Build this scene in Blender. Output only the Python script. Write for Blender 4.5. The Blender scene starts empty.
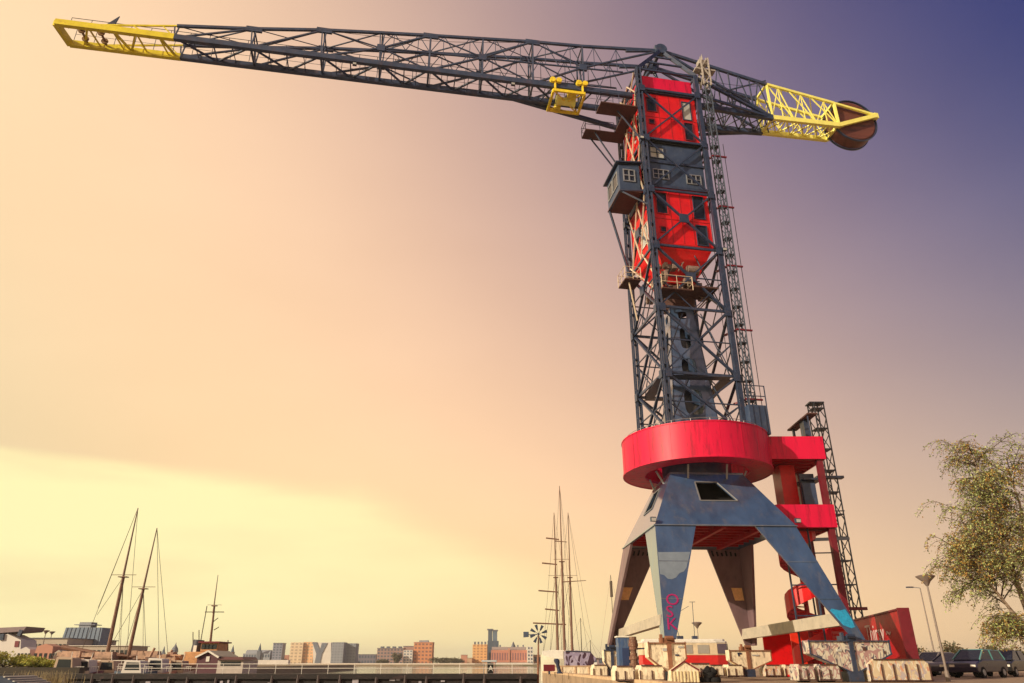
import bpy, bmesh, math, random
from mathutils import Vector, Matrix, noise
R = math.radians
random.seed(7)
sc = bpy.context.scene
E = 0.85                                    # eye height above the quay

# ------------------------------------------------------------------ camera
cam = bpy.data.cameras.new('camera'); co = bpy.data.objects.new('camera', cam)
sc.collection.objects.link(co); sc.camera = co
F = 722.0; TH = R(24.0)
cam.sensor_width = 36; cam.lens = F * 36 / 1024; cam.clip_end = 20000; cam.clip_start = .1
co.location = (0, 0, E); co.rotation_euler = (R(90) + TH, 0, 0)

# ------------------------------------------------------------------ world
w = bpy.data.worlds.new("World"); sc.world = w; w.use_nodes = True
nt = w.node_tree; N = nt.nodes; L = nt.links; N.clear()
SUN_AZ, SUN_EL = R(-124), R(21)             # azimuth from +Y towards +X (negative: left)
def mth(op, a, b=None, c=None, clamp=False):
    n = N.new('ShaderNodeMath'); n.operation = op; n.use_clamp = clamp
    for i, v in enumerate((a, b, c)):
        if v is None: continue
        if isinstance(v, (int, float)): n.inputs[i].default_value = v
        else: L.new(v, n.inputs[i])
    return n.outputs[0]
tc = N.new('ShaderNodeTexCoord'); nrm = N.new('ShaderNodeVectorMath'); nrm.operation = 'NORMALIZE'
L.new(tc.outputs['Generated'], nrm.inputs[0])
sx = N.new('ShaderNodeSeparateXYZ'); L.new(nrm.outputs[0], sx.inputs[0])
X0 = mth('MINIMUM', mth('MAXIMUM', sx.outputs[0], -.62), .62)
Z0 = mth('MAXIMUM', sx.outputs[2], 0.0)
C = [[1.0919, 0.900, 0.632], [0.0764, 0.0107, 0.0152], [-0.3197, -0.3044, 0.0992], [-0.5216, -0.2855, -0.0958], [-1.241, -0.8887, -0.3437], [-0.24, -0.1283, -0.2164]]
xx = mth('MULTIPLY', X0, X0); xz = mth('MULTIPLY', X0, Z0); zz = mth('MULTIPLY', Z0, Z0)
# soft, broad unevenness of the evening haze
nz = N.new('ShaderNodeTexNoise'); nz.inputs['Scale'].default_value = 1.6; nz.inputs['Detail'].default_value = 4
mp = N.new('ShaderNodeMapping'); mp.inputs['Scale'].default_value = (1, 1, 2.2)
L.new(nrm.outputs[0], mp.inputs[0]); L.new(mp.outputs[0], nz.inputs['Vector'])
nv = mth('MULTIPLY', mth('SUBTRACT', nz.outputs['Fac'], .5), .09)
ch = []
mn = (.20, .19, .36); mx = (1.02, .95, .73)
for k in range(3):
    v = mth('ADD', C[0][k], mth('MULTIPLY', X0, C[1][k]))
    for term, i in ((Z0, 2), (xx, 3), (xz, 4), (zz, 5)):
        v = mth('ADD', v, mth('MULTIPLY', term, C[i][k]))
    v = mth('ADD', v, nv)
    v = mth('MINIMUM', mth('MAXIMUM', v, mn[k]), mx[k])
    ch.append(mth('POWER', v, 2.2))
cb = N.new('ShaderNodeCombineXYZ')
for k in range(3): L.new(ch[k], cb.inputs[k])
# low bank of yellow cloud: thick at the left, thinning out to the right
n2 = N.new('ShaderNodeTexNoise'); n2.inputs['Scale'].default_value = 2.6; n2.inputs['Detail'].default_value = 7
m2 = N.new('ShaderNodeMapping'); m2.inputs['Scale'].default_value = (1, 1, 5.5)
L.new(nrm.outputs[0], m2.inputs[0]); L.new(m2.outputs[0], n2.inputs['Vector'])
xb = mth('MINIMUM', mth('MAXIMUM', sx.outputs[0], -.6), .6)
edge = mth('MINIMUM', .232, mth('ADD', .150, mth('MULTIPLY', xb, -.40)))
edge = mth('ADD', edge, mth('MULTIPLY', mth('SUBTRACT', n2.outputs['Fac'], .5), .05))
mr = N.new('ShaderNodeMapRange'); mr.interpolation_type = 'SMOOTHSTEP'
L.new(mth('SUBTRACT', edge, sx.outputs[2]), mr.inputs['Value'])
mr.inputs['From Min'].default_value = -.004
L.new(mth('ADD', .006, mth('MULTIPLY', mth('ADD', xb, .6), .13)), mr.inputs['From Max'])
streak = mth('ADD', -.05, mth('MULTIPLY', n2.outputs['Fac'], 1.9), None, True)
yl = N.new('ShaderNodeMix'); yl.data_type = 'RGBA'
L.new(mth('MULTIPLY', mr.outputs[0], streak), yl.inputs[0])
L.new(cb.outputs[0], yl.inputs[6])
xr = N.new('ShaderNodeMapRange'); L.new(sx.outputs[0], xr.inputs[0]); xr.inputs[1].default_value = -.35; xr.inputs[2].default_value = .5
yc = N.new('ShaderNodeMix'); yc.data_type = 'RGBA'
yc.inputs[6].default_value = (1.10, .965, .49, 1); yc.inputs[7].default_value = (1.05, .74, .39, 1)
L.new(xr.outputs[0], yc.inputs[0]); L.new(yc.outputs[2], yl.inputs[7])
sky = N.new('ShaderNodeTexSky'); sky.sky_type = 'NISHITA'; sky.sun_disc = False
sky.sun_elevation = SUN_EL; sky.sun_rotation = SUN_AZ
bg = N.new('ShaderNodeBackground'); bg.inputs[1].default_value = 1.06
skb = N.new('ShaderNodeBackground'); L.new(sky.outputs[0], skb.inputs[0]); skb.inputs[1].default_value = .05
L.new(yl.outputs[2], bg.inputs[0])
mxs = N.new('ShaderNodeMixShader'); mxs.inputs[0].default_value = .06
L.new(bg.outputs[0], mxs.inputs[1]); L.new(skb.outputs[0], mxs.inputs[2])
ow = N.new('ShaderNodeOutputWorld'); L.new(mxs.outputs[0], ow.inputs[0])

# ------------------------------------------------------------------ sun
sl = bpy.data.lights.new('sun', 'SUN'); sl.energy = 4.6; sl.angle = R(.5); sl.color = (1, .84, .6)
so = bpy.data.objects.new('sun', sl); sc.collection.objects.link(so)
sd = Vector((math.sin(SUN_AZ) * math.cos(SUN_EL), math.cos(SUN_AZ) * math.cos(SUN_EL), math.sin(SUN_EL)))
so.rotation_euler = sd.to_track_quat('Z', 'Y').to_euler(); so.location = (-50, -20, 60)
vs = sc.view_settings; vs.view_transform = 'Standard'; vs.look = 'None'; vs.gamma = 1; vs.exposure = 0.0; vs.use_curve_mapping = False

# ------------------------------------------------------------------ pixel helpers (photo pixel -> world)
def at(x, y, Y):
    a = (x - 512) / F; b = (341.5 - y) / F; c, s = math.cos(TH), math.sin(TH)
    t = Y / (c - b * s)
    return Vector((a * t, Y, E + (s + b * c) * t))
def zY(y, Y): return E + math.tan(TH + math.atan((341.5 - y) / F)) * Y
def xpx(x, y, Y): return at(x, y, Y).x

# ------------------------------------------------------------------ materials
MATS = {}
def mat(name, col, rough=.6, metal=0.0, var=.18, scale=2.0, col2=None, c2amt=0.0, bump=0.0, spec=.5, coat=0, stretch=(1, 1, 1), c2lo=.52, c2hi=.66, c2scale=None):
    if name in MATS: return MATS[name]
    m = bpy.data.materials.new(name); m.use_nodes = True
    nt = m.node_tree; n = nt.nodes; l = nt.links
    p = n['Principled BSDF']
    p.inputs['Roughness'].default_value = rough; p.inputs['Metallic'].default_value = metal
    p.inputs['Specular IOR Level'].default_value = spec; p.inputs['Coat Weight'].default_value = coat
    t = n.new('ShaderNodeTexCoord'); mpp = n.new('ShaderNodeMapping'); mpp.inputs['Scale'].default_value = stretch
    l.new(t.outputs['Object'], mpp.inputs[0])
    z = n.new('ShaderNodeTexNoise'); z.inputs['Scale'].default_value = scale; z.inputs['Detail'].default_value = 6; z.inputs['Roughness'].default_value = .65
    l.new(mpp.outputs[0], z.inputs['Vector'])
    mr = n.new('ShaderNodeMapRange'); mr.inputs[1].default_value = .25; mr.inputs[2].default_value = .75
    mr.inputs[3].default_value = 1 - var; mr.inputs[4].default_value = 1 + var
    l.new(z.outputs['Fac'], mr.inputs[0])
    mu = n.new('ShaderNodeMix'); mu.data_type = 'RGBA'; mu.blend_type = 'MULTIPLY'; mu.inputs[0].default_value = 1
    mu.inputs[6].default_value = (*col, 1); l.new(mr.outputs[0], mu.inputs[7])
    out = mu.outputs[2]
    if col2 is not None:
        z2 = n.new('ShaderNodeTexNoise'); z2.inputs['Scale'].default_value = c2scale or scale * 1.7; z2.inputs['Detail'].default_value = 8; z2.inputs['Roughness'].default_value = .7
        l.new(mpp.outputs[0], z2.inputs['Vector'])
        r2 = n.new('ShaderNodeMapRange'); r2.inputs[1].default_value = c2lo; r2.inputs[2].default_value = c2hi; r2.inputs[4].default_value = c2amt
        l.new(z2.outputs['Fac'], r2.inputs[0])
        mm = n.new('ShaderNodeMix'); mm.data_type = 'RGBA'; l.new(r2.outputs[0], mm.inputs[0]); l.new(out, mm.inputs[6]); mm.inputs[7].default_value = (*col2, 1)
        out = mm.outputs[2]
    l.new(out, p.inputs['Base Color'])
    rr = n.new('ShaderNodeMapRange'); rr.inputs[3].default_value = max(.02, rough - .1); rr.inputs[4].default_value = min(1, rough + .12)
    l.new(z.outputs['Fac'], rr.inputs[0]); l.new(rr.outputs[0], p.inputs['Roughness'])
    if bump:
        b = n.new('ShaderNodeBump'); b.inputs['Strength'].default_value = bump; b.inputs['Distance'].default_value = .05
        l.new(z.outputs['Fac'], b.inputs['Height']); l.new(b.outputs[0], p.inputs['Normal'])
    MATS[name] = m; return m

blue = mat('slate_blue_paint', (.046, .085, .17), .32, 0, .35, .9, (.13, .13, .15), .5, .02, stretch=(1.4, 1.4, .22), coat=1)
blue.node_tree.nodes['Principled BSDF'].inputs['Coat Roughness'].default_value = .16; blue.node_tree.nodes['Principled BSDF'].inputs['Coat IOR'].default_value = 1.9
blue_cream = blue
dsteel = mat('dark_lattice_steel', (.030, .046, .092), .34, 0, .4, 2.5, (.12, .07, .06), .35)
lsteel = mat('pale_galvanised_steel', (.34, .35, .38), .45, .5, .25, 5)
jibm = mat('jib_blue_grey_paint', (.040, .060, .115), .36, 0, .4, 1.2, (.13, .08, .09), .4)
yellow = mat('yellow_paint', (.78, .64, .03), .38, 0, .2, 1.5, (.45, .26, .03), .5, c2lo=.56, c2hi=.72)
yellow2 = mat('sunlit_yellow_paint', (.93, .88, .22), .38, 0, .12, 1.5, (.80, .66, .14), .5, c2lo=.56, c2hi=.72)  # lit copy of the yellow: bright sunlight put into the paint colour
red = mat('signal_red_panels', (.72, .006, .010), .42, 0, .16, 1.2, (.40, .004, .008), .6, c2lo=.5, c2hi=.7)
crim = mat('crimson_parapet_paint', (.68, .004, .055), .45, 0, .14, .9, (.24, .006, .028), .75, .02, stretch=(1.8, 1.8, .22), spec=.35)
dred = mat('dark_red_paint', (.16, .008, .02), .5, 0, .2, 1.5, (.08, .01, .01), .5)
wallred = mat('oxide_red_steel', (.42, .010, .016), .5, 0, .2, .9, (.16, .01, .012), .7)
rust = mat('rusty_brown_steel', (.085, .036, .030), .75, 0, .4, 4, (.045, .02, .02), .8, .1)
greypan = mat('blue_grey_cladding', (.038, .062, .125), .45, 0, .25, 1.5, (.10, .12, .17), .4)
white = mat('white_paint', (.75, .72, .66), .5, 0, .12, 3)
pale = mat('pale_door_and_reflection', (.45, .45, .44), .5)
glass = mat('dark_window_glass', (.015, .02, .03), .08, 0, .1)
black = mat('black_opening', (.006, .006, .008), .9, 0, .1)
cream = mat('cream_bogie_paint', (.86, .75, .56), .55, 0, .25, 1.8, (.16, .10, .08), .8, .05, stretch=(2.2, 2.2, .8), c2lo=.50, c2hi=.66)
tie = mat('weathered_cream_beam', (.50, .44, .36), .55, 0, .2, 1.2, (.30, .28, .26), .6)
orange = mat('orange_brown_steel', (.26, .11, .06), .6, 0, .3, 4)
brick = mat('sandy_quay_stone', (.42, .26, .15), .8, 0, .35, 1.4, (.16, .08, .05), .7, .3)
coping = mat('pale_coping_stone', (.60, .42, .26), .8, 0, .25, 2, (.3, .16, .1), .5)

def graffiti(name, base, cols, scale=1.6, amt=.5):
    """painted letters-like scrawl of several spray colours over a base coat"""
    m = bpy.data.materials.new(name); m.use_nodes = True; n = m.node_tree.nodes; l = m.node_tree.links
    p = n['Principled BSDF']; p.inputs['Roughness'].default_value = .5
    t = n.new('ShaderNodeTexCoord'); out = None
    base_n = n.new('ShaderNodeTexNoise'); base_n.inputs['Scale'].default_value = 3; l.new(t.outputs['Object'], base_n.inputs['Vector'])
    b = n.new('ShaderNodeMix'); b.data_type = 'RGBA'; b.inputs[6].default_value = (*base, 1); b.inputs[7].default_value = (*[c * .6 for c in base], 1)
    l.new(base_n.outputs['Fac'], b.inputs[0]); out = b.outputs[2]
    for i, c in enumerate(cols):
        mp_ = n.new('ShaderNodeMapping'); mp_.inputs['Location'].default_value = (i * 3.7, i * 1.3, i * 2.1); mp_.inputs['Scale'].default_value = (1.5, 1.5, .9)
        l.new(t.outputs['Object'], mp_.inputs[0])
        z = n.new('ShaderNodeTexNoise'); z.inputs['Scale'].default_value = scale; z.inputs['Detail'].default_value = .4; z.inputs['Distortion'].default_value = 1.1
        l.new(mp_.outputs[0], z.inputs['Vector'])
        a1 = n.new('ShaderNodeMath'); a1.operation = 'SUBTRACT'; l.new(z.outputs['Fac'], a1.inputs[0]); a1.inputs[1].default_value = .5
        a2 = n.new('ShaderNodeMath'); a2.operation = 'ABSOLUTE'; l.new(a1.outputs[0], a2.inputs[0])
        r = n.new('ShaderNodeMapRange'); l.new(a2.outputs[0], r.inputs[0]); r.inputs[1].default_value = .045 * amt; r.inputs[2].default_value = .06 * amt; r.inputs[3].default_value = 1; r.inputs[4].default_value = 0
        mm = n.new('ShaderNodeMix'); mm.data_type = 'RGBA'; l.new(r.outputs[0], mm.inputs[0]); l.new(out, mm.inputs[6]); mm.inputs[7].default_value = (*c, 1); out = mm.outputs[2]
    l.new(out, p.inputs['Base Color']); return m
graf_grey = graffiti('graffiti_on_grey_steel', (.80, .72, .58), [(.34, .30, .30), (.10, .09, .12), (.60, .56, .50), (.40, .24, .24)], 1.5, .8)
graf_cream = graffiti('graffiti_on_cream_steel', (.84, .70, .50), [(.80, .76, .66), (.66, .34, .22), (.50, .44, .46)], 1.6, .55)
graf_purple = graffiti('graffiti_on_purple_container', (.07, .03, .06), [(.40, .36, .50), (.30, .26, .40)], .9, 1.3)
graf_door = graffiti('graffiti_on_plum_steel', (.22, .10, .12), [(.5, .45, .5), (.10, .06, .1)], 3, 1.0)

# ------------------------------------------------------------------ mesh helpers
class MB:
    def __init__(s): s.v = []; s.f = []; s.marks = []
    def add(s, vs, fs):
        b = len(s.v); g = len(s.f); s.v += [Vector(v) for v in vs]; s.f += [[b + i for i in f] for f in fs]; s.marks.append((b, len(s.v), g, len(s.f))); return s
    def box(s, c, d, ax=None):
        c = Vector(c); hx, hy, hz = d[0] / 2, d[1] / 2, d[2] / 2
        ax = ax or (Vector((1, 0, 0)), Vector((0, 1, 0)), Vector((0, 0, 1)))
        vs = [c + ax[0] * (i * hx) + ax[1] * (j * hy) + ax[2] * (k * hz) for k in (-1, 1) for j in (-1, 1) for i in (-1, 1)]
        return s.add(vs, [(0, 2, 3, 1), (4, 5, 7, 6), (0, 1, 5, 4), (2, 6, 7, 3), (0, 4, 6, 2), (1, 3, 7, 5)])
    def beam(s, p, q, wd, h=None, up=(0, 0, 1)):
        p, q = Vector(p), Vector(q); h = h or wd; d = q - p
        if d.length < 1e-5: return s
        z = d.normalized(); u = Vector(up)
        if abs(z.dot(u)) > .98: u = Vector((0, 1, 0))
        x = z.cross(u).normalized(); y = x.cross(z)
        return s.box((p + q) / 2, (wd, h, d.length), (x, y, z))
    def tube(s, p, q, r, r2=None, n=6, cap=True):
        p, q = Vector(p), Vector(q); r2 = r if r2 is None else r2; z = (q - p).normalized()
        u = Vector((0, 0, 1)) if abs(z.z) < .95 else Vector((0, 1, 0)); x = z.cross(u).normalized(); y = z.cross(x)
        vs = []
        for c, rr in ((p, r), (q, r2)):
            for i in range(n):
                a = 2 * math.pi * i / n; vs.append(c + x * (rr * math.cos(a)) + y * (rr * math.sin(a)))
        fs = [(i, (i + 1) % n, n + (i + 1) % n, n + i) for i in range(n)]
        if cap: fs += [tuple(range(n - 1, -1, -1)), tuple(range(n, 2 * n))]
        return s.add(vs, fs)
    def poly(s, pts, rs, n=5):
        for a, b, r1, r2 in zip(pts, pts[1:], rs, rs[1:]): s.tube(a, b, r1, r2, n)
        return s
    def hex8(s, lo, hi):
        """lo, hi: four corners each in the same winding"""
        return s.add(list(lo) + list(hi), [(3, 2, 1, 0), (4, 5, 6, 7)] + [(i, (i + 1) % 4, 4 + (i + 1) % 4, 4 + i) for i in range(4)])
    def prism(s, pts, off):
        n = len(pts); off = Vector(off); pts = [Vector(p) for p in pts]
        return s.add(pts + [p + off for p in pts], [tuple(range(n - 1, -1, -1)), tuple(range(n, 2 * n))] + [(i, (i + 1) % n, n + (i + 1) % n, n + i) for i in range(n)])
    def lathe(s, c, prof, n=32, ax=None):
        c = Vector(c); ax = ax or (Vector((1, 0, 0)), Vector((0, 1, 0)), Vector((0, 0, 1))); vs = []; fs = []; m = len(prof)
        for r, z in prof:
            for i in range(n):
                a = 2 * math.pi * i / n; vs.append(c + ax[0] * (r * math.cos(a)) + ax[1] * (r * math.sin(a)) + ax[2] * z)
        for j in range(m - 1):
            for i in range(n): fs.append((j * n + i, j * n + (i + 1) % n, (j + 1) * n + (i + 1) % n, (j + 1) * n + i))
        return s.add(vs, fs)
    def holed(s, quad, hole, off):
        """plate: quad with an n-gon hole (points in the quad's plane), thickness vector off"""
        q = [Vector(p) for p in quad]; h = [Vector(p) for p in hole]; off = Vector(off); n = len(h); k = n // 4
        for o, flip in ((Vector((0, 0, 0)), False), (off, True)):
            vs = [p + o for p in q + h]; fs = []
            for e in range(4):
                idx = [4 + (e * k + j) % n for j in range(k + 1)]
                fs.append(tuple([e, (e + 1) % 4][::-1] + idx) if not flip else tuple([e, (e + 1) % 4] + idx[::-1]))
            s.add(vs, fs)
        s.add(h + [p + off for p in h], [(i, (i + 1) % n, n + (i + 1) % n, n + i) for i in range(n)])
        s.add(q + [p + off for p in q], [(i, (i + 1) % 4, 4 + (i + 1) % 4, 4 + i) for i in range(4)])
        return s
    def build(s, name, m, parent=None, smooth=False, bevel=0, fix=True):
        base = Vector((0, 0, 0)); p = parent
        while p is not None: base += Vector(p.location); p = p.parent
        me = bpy.data.meshes.new(name); me.from_pydata([tuple(v - base) for v in s.v], [], s.f); me.update()
        if fix:
            bm = bmesh.new(); bm.from_mesh(me); bmesh.ops.recalc_face_normals(bm, faces=bm.faces); bm.to_mesh(me); bm.free()
        if smooth:
            for pl in me.polygons: pl.use_smooth = True
        me.materials.append(m); o = bpy.data.objects.new(name, me); sc.collection.objects.link(o)
        if smooth: 
            try:
                me.set_sharp_from_angle(angle=R(35))
            except Exception: pass
        if bevel:
            b = o.modifiers.new('bevel', 'BEVEL'); b.width = bevel; b.segments = 2; b.limit_method = 'ANGLE'
        if parent: o.parent = parent
        return o
def split_build(mb, name, m, parent, **k):
    """one object per added shape"""
    for v0, v1, f0, f1 in mb.marks:
        q = MB(); q.v = mb.v[v0:v1]; q.f = [[i - v0 for i in f] for f in mb.f[f0:f1]]; q.build(name, m, parent, **k)
def tag(o, label=None, cat=None, group=None, kind=None):
    if label: o['label'] = label
    if cat: o['category'] = cat
    if group: o['group'] = group
    if kind: o['kind'] = kind
    return o
def thing(name, loc, label, cat, group=None, rz=0):
    o = bpy.data.objects.new(name, None); sc.collection.objects.link(o); o.location = loc; o.rotation_euler.z = rz
    o.empty_display_size = .3
    return tag(o, label, cat, group)
def copy_tree(o, parent=None):
    c = o.copy(); sc.collection.objects.link(c); c.parent = parent
    for ch in list(o.children): copy_tree(ch, c)
    return c

# ================================================================== THE SETTING
# quay (the crane stands on it), water, far shore
qp = [(-70, -60), (260, -60), (260, 420), (60, 420), (34, 104), (4.2, 100), (2.9, 76), (5.0, 47), (6.2, 33), (4, 20), (-70, 20)]
quay_m = mat('worn_quay_concrete', (.33, .23, .15), .85, 0, .3, .6, (.20, .13, .09), .7, .3)
MB().prism([(x, y, -2.6) for x, y in qp], (0, 0, 2.6)).build('quay_pavement', quay_m); tag(bpy.data.objects['quay_pavement'], kind='structure')
wm = mat('harbour_water', (.16, .13, .13), .06, 0, .1, 3, bump=.0)
_n = wm.node_tree.nodes; _l = wm.node_tree.links
_z = _n.new('ShaderNodeTexNoise'); _z.inputs['Scale'].default_value = 1.2; _z.inputs['Detail'].default_value = 4
_t = _n.new('ShaderNodeTexCoord'); _l.new(_t.outputs['Object'], _z.inputs['Vector'])
_b = _n.new('ShaderNodeBump'); _b.inputs['Strength'].default_value = .05; _b.inputs['Distance'].default_value = .12
_l.new(_z.outputs['Fac'], _b.inputs['Height']); _l.new(_b.outputs[0], _n['Principled BSDF'].inputs['Normal'])
MB().add([(-2950, -400, -1.6), (2950, -400, -1.6), (2950, 640.5, -1.6), (-2950, 640.5, -1.6)], [(0, 1, 2, 3)]).build('water', wm); tag(bpy.data.objects['water'], kind='structure')
land_m = mat('distant_shore_ground', (.26, .20, .13), .9, 0, .3, .02, (.10, .11, .05), .8)
MB().add([(-2950, 640, -.4), (2950, 640, -.4), (2950, 3900, -.4), (-2950, 3900, -.4), (-2950, 640, -2), (2950, 640, -2)], [(0, 1, 2, 3), (4, 5, 1, 0)]).build('far_shore', land_m); tag(bpy.data.objects['far_shore'], kind='structure')
MB().prism([(-260, 128, -2), (-47, 128, -2), (-60, 300, -2), (-260, 300, -2)], (0, 0, 2.2)).build('wharf_ground', land_m); tag(bpy.data.objects['wharf_ground'], kind='structure')
MB().prism([(-120, 66, -2), (-36, 66, -2), (-38, 74, -2), (-120, 76, -2)], (0, 0, 2.5)).build('bank_terrain', mat('dark_bank_soil', (.05, .04, .03), .9, 0, .4, .6)); tag(bpy.data.objects['bank_terrain'], kind='structure')
# coping along the quay edge
m_ = MB()
ep = [(2.9, 76), (5.0, 47), (6.2, 33), (4, 20)]
for (ax_, ay_), (bx_, by_) in zip(ep, ep[1:]):
    m_.beam((ax_ + .35, ay_, .07), (bx_ + .35, by_, .07), .7, .14)
tag(m_.build('kerb', coping), kind='structure')

# thin evening haze over the whole place
hm = bpy.data.materials.new('evening_haze'); hm.use_nodes = True; hn = hm.node_tree.nodes; hn.remove(hn['Principled BSDF'])
pv_ = hn.new('ShaderNodeVolumePrincipled'); pv_.inputs['Color'].default_value = (.95, .93, .92, 1); pv_.inputs['Density'].default_value = .0002; pv_.inputs['Anisotropy'].default_value = .2
hm.node_tree.links.new(pv_.outputs[0], hn['Material Output'].inputs['Volume'])
hz_ = MB().box((0, 1700, 27), (6000, 4500, 60)).build('haze', hm); hz_['kind'] = 'stuff'

# ================================================================== THE CRANE
PC = Vector((11.7, 45.6, 0))
crane = thing('harbour_crane', PC, 'huge harbour crane with a red ring, blue legs and a long lattice jib', 'crane')
def basis(deg): return Vector((math.cos(R(deg)), math.sin(R(deg)), 0)), Vector((-math.sin(R(deg)), math.cos(R(deg)), 0))
px, py = basis(3); tx, ty = basis(10.6); jx, jy = basis(9.75)
TC = Vector((11.75, 45.8, 0))
def PP(a, b, z): return PC + px * a + py * b + Vector((0, 0, z + E))     # z measured from eye level
def TT(a, b, z): return TC + tx * a + ty * b + Vector((0, 0, z + E))
UP = Vector((0, 0, 1)); PAX = (px, py, UP); TAX = (tx, ty, UP)

# --- portal frame
ZB = 7.05; ZT = 10.45
def fr(z):
    t = (z - ZB) / (ZT - ZB); return 4.0 + (2.25 - 4.0) * t, 4.6 + (2.3 - 4.6) * t
portal = MB()
def skin(cs0, cs1, hole=None, inward=None):
    pass
for side in range(4):
    def pt(u, z, side=side):
        hx, hy = fr(z)
        return {0: lambda: PP(u * hx, -hy, z), 1: lambda: PP(hx, u * hy, z), 2: lambda: PP(-u * hx, hy, z), 3: lambda: PP(-hx, -u * hy, z)}[side]()
    quad = [pt(-1, ZB), pt(1, ZB), pt(1, ZT), pt(-1, ZT)]
    nrm_ = (quad[1] - quad[0]).cross(quad[3] - quad[0]).normalized()
    z0, z1 = 8.60, 9.88
    if side == 0: hole = [pt(-.33, z0), pt(.27, z0), pt(.07, z1), pt(-.52, z1)]
    else: hole = [pt(-.35, z0), pt(.3, z0), pt(.3, z1), pt(-.35, z1)]
    if side == 0: hole = [pt(-.30, z0), pt(.39, z0), pt(.16, z1), pt(-.36, z1)]
    portal.holed(quad, hole, -nrm_ * .12)
    if side in (0, 3):
        fr_ = MB()
        for a, b in zip(hole, hole[1:] + hole[:1]): fr_.beam(a + nrm_ * .02, b + nrm_ * .02, .07, .06)
        WF = fr_ if side == 0 else WF
        if side == 3: WF2 = fr_
portal.hex8([PP(-2.25, -2.3, ZT), PP(2.25, -2.3, ZT), PP(2.25, 2.3, ZT), PP(-2.25, 2.3, ZT)], [PP(-2.25, -2.3, ZT + .12), PP(2.25, -2.3, ZT + .12), PP(2.25, 2.3, ZT + .12), PP(-2.25, 2.3, ZT + .12)])
# edge flange round the foot of the frame
hx, hy = fr(ZB)
for a, b in (((-hx, -hy), (hx, -hy)), ((hx, -hy), (hx, hy)), ((hx, hy), (-hx, hy)), ((-hx, hy), (-hx, -hy))):
    portal.beam(PP(a[0] * 1.012, a[1] * 1.012, ZB - .03), PP(b[0] * 1.012, b[1] * 1.012, ZB - .03), .06, .06)
portal_o = portal.build('portal_frame', blue, crane)
gf = mat('worn_grey_frame', (.16, .16, .18), .5); WF.build('window_frame', gf, portal_o); WF2.build('window_frame', gf, portal_o)
# red underside with ribs
u = MB(); u.box(PP(0, 0, ZB + .30), (7.3, 8.5, .08), PAX)
for k in range(-4, 5): u.box(PP(0, k * .98, ZB + .16), (7.3, .12, .22), PAX)
for k in (-2.4, 0, 2.4): u.box(PP(k, 0, ZB + .06), (.25, 8.5, .36), PAX)
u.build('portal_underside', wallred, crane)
# black block standing in for the shade inside the frame
MB().box(PP(0, 0, 8.9), (3.4, 3.6, 2.6), PAX).build('portal_inner_shade', black, crane)

# --- legs: tapering box sections standing at the four corners
feet = {(-1, -1): (4.62, 7.2), (1, -1): (5.45, 7.2), (-1, 1): (5.05, 6.7), (1, 1): (4.85, 6.7)}
ZF = 1.05
leg_os = {}
for (sx_, sy_), (fx, fy) in feet.items():
    hx, hy = fr(ZB)
    wx, wy = 2.3, 2.5
    # each leg is an open angle: one plate along the quay side, one plate along the end
    th_ = .16
    top = [(hx - wx, hy - th_), (hx, hy - th_), (hx, hy), (hx - wx, hy)]
    bot = [(fx - .56, fy - th_), (fx, fy - th_), (fx, fy), (fx - .56, fy)]
    lo = [PP(sx_ * a, sy_ * b, ZF) for a, b in bot]; hi = [PP(sx_ * a, sy_ * b, ZB - .06) for a, b in top]
    top2 = [(hx - th_, hy - wy), (hx, hy - wy), (hx, hy - th_ - .004), (hx - th_, hy - th_ - .004)]
    bot2 = [(fx - th_, fy - .70), (fx, fy - .70), (fx, fy - th_ - .004), (fx - th_, fy - th_ - .004)]
    lo2 = [PP(sx_ * a, sy_ * b, ZF) for a, b in bot2]; hi2 = [PP(sx_ * a, sy_ * b, ZB - .06) for a, b in top2]
    lm = MB().hex8(lo, hi).hex8(lo2, hi2)
    # welded seams and stiffeners
    for t in (.33, .66):
        ring = [l_.lerp(h_, t) for l_, h_ in zip(lo, hi)]
        lm.beam(ring[2] + py * (sy_ * .01), ring[3] + py * (sy_ * .01), .03, .04)
    lo_ = lm.build('leg', blue if sy_ < 0 else mat('weathered_plum_paint', (.20, .125, .14), .5, 0, .3, .9, (.10, .07, .09), .6, stretch=(1, 1, .3)), crane)
    leg_os[(sx_, sy_)] = (lo_, lo, hi)
    if sy_ > 0:
        # sunlit patch, sunshine put into its orange colour, on the face towards the quay
        a, b = (lo[0].lerp(hi[0], .47), lo[1].lerp(hi[1], .47)) ; c_, d_ = (lo[0].lerp(hi[0], .60), lo[1].lerp(hi[1], .60))
        n_ = (b - a).cross(c_ - a).normalized()
        if n_.y > 0: n_ = -n_
        h_ = MB(); q = [a.lerp(b, .35), a.lerp(b, .80), c_.lerp(d_, .80), c_.lerp(d_, .35)]
        h_.prism([p + n_ * .012 for p in q], n_ * .04).build('hatch', mat('sunlit_orange_patch', (.90, .52, .24), .6, 0, .2, 6), lo_)
        s_ = MB()
        for i in range(6):
            e = lo[0].lerp(lo[1], .1 + .14 * i); e1 = hi[0].lerp(hi[1], .1 + .14 * i)
            p0 = e.lerp(e1, .93); p1 = e.lerp(e1, .985 - .01 * (i % 3))
            s_.beam(p0 + n_ * .03, p1 + n_ * .03, .10, .04)
        split_build(s_, 'bracket', black, lo_)

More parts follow.
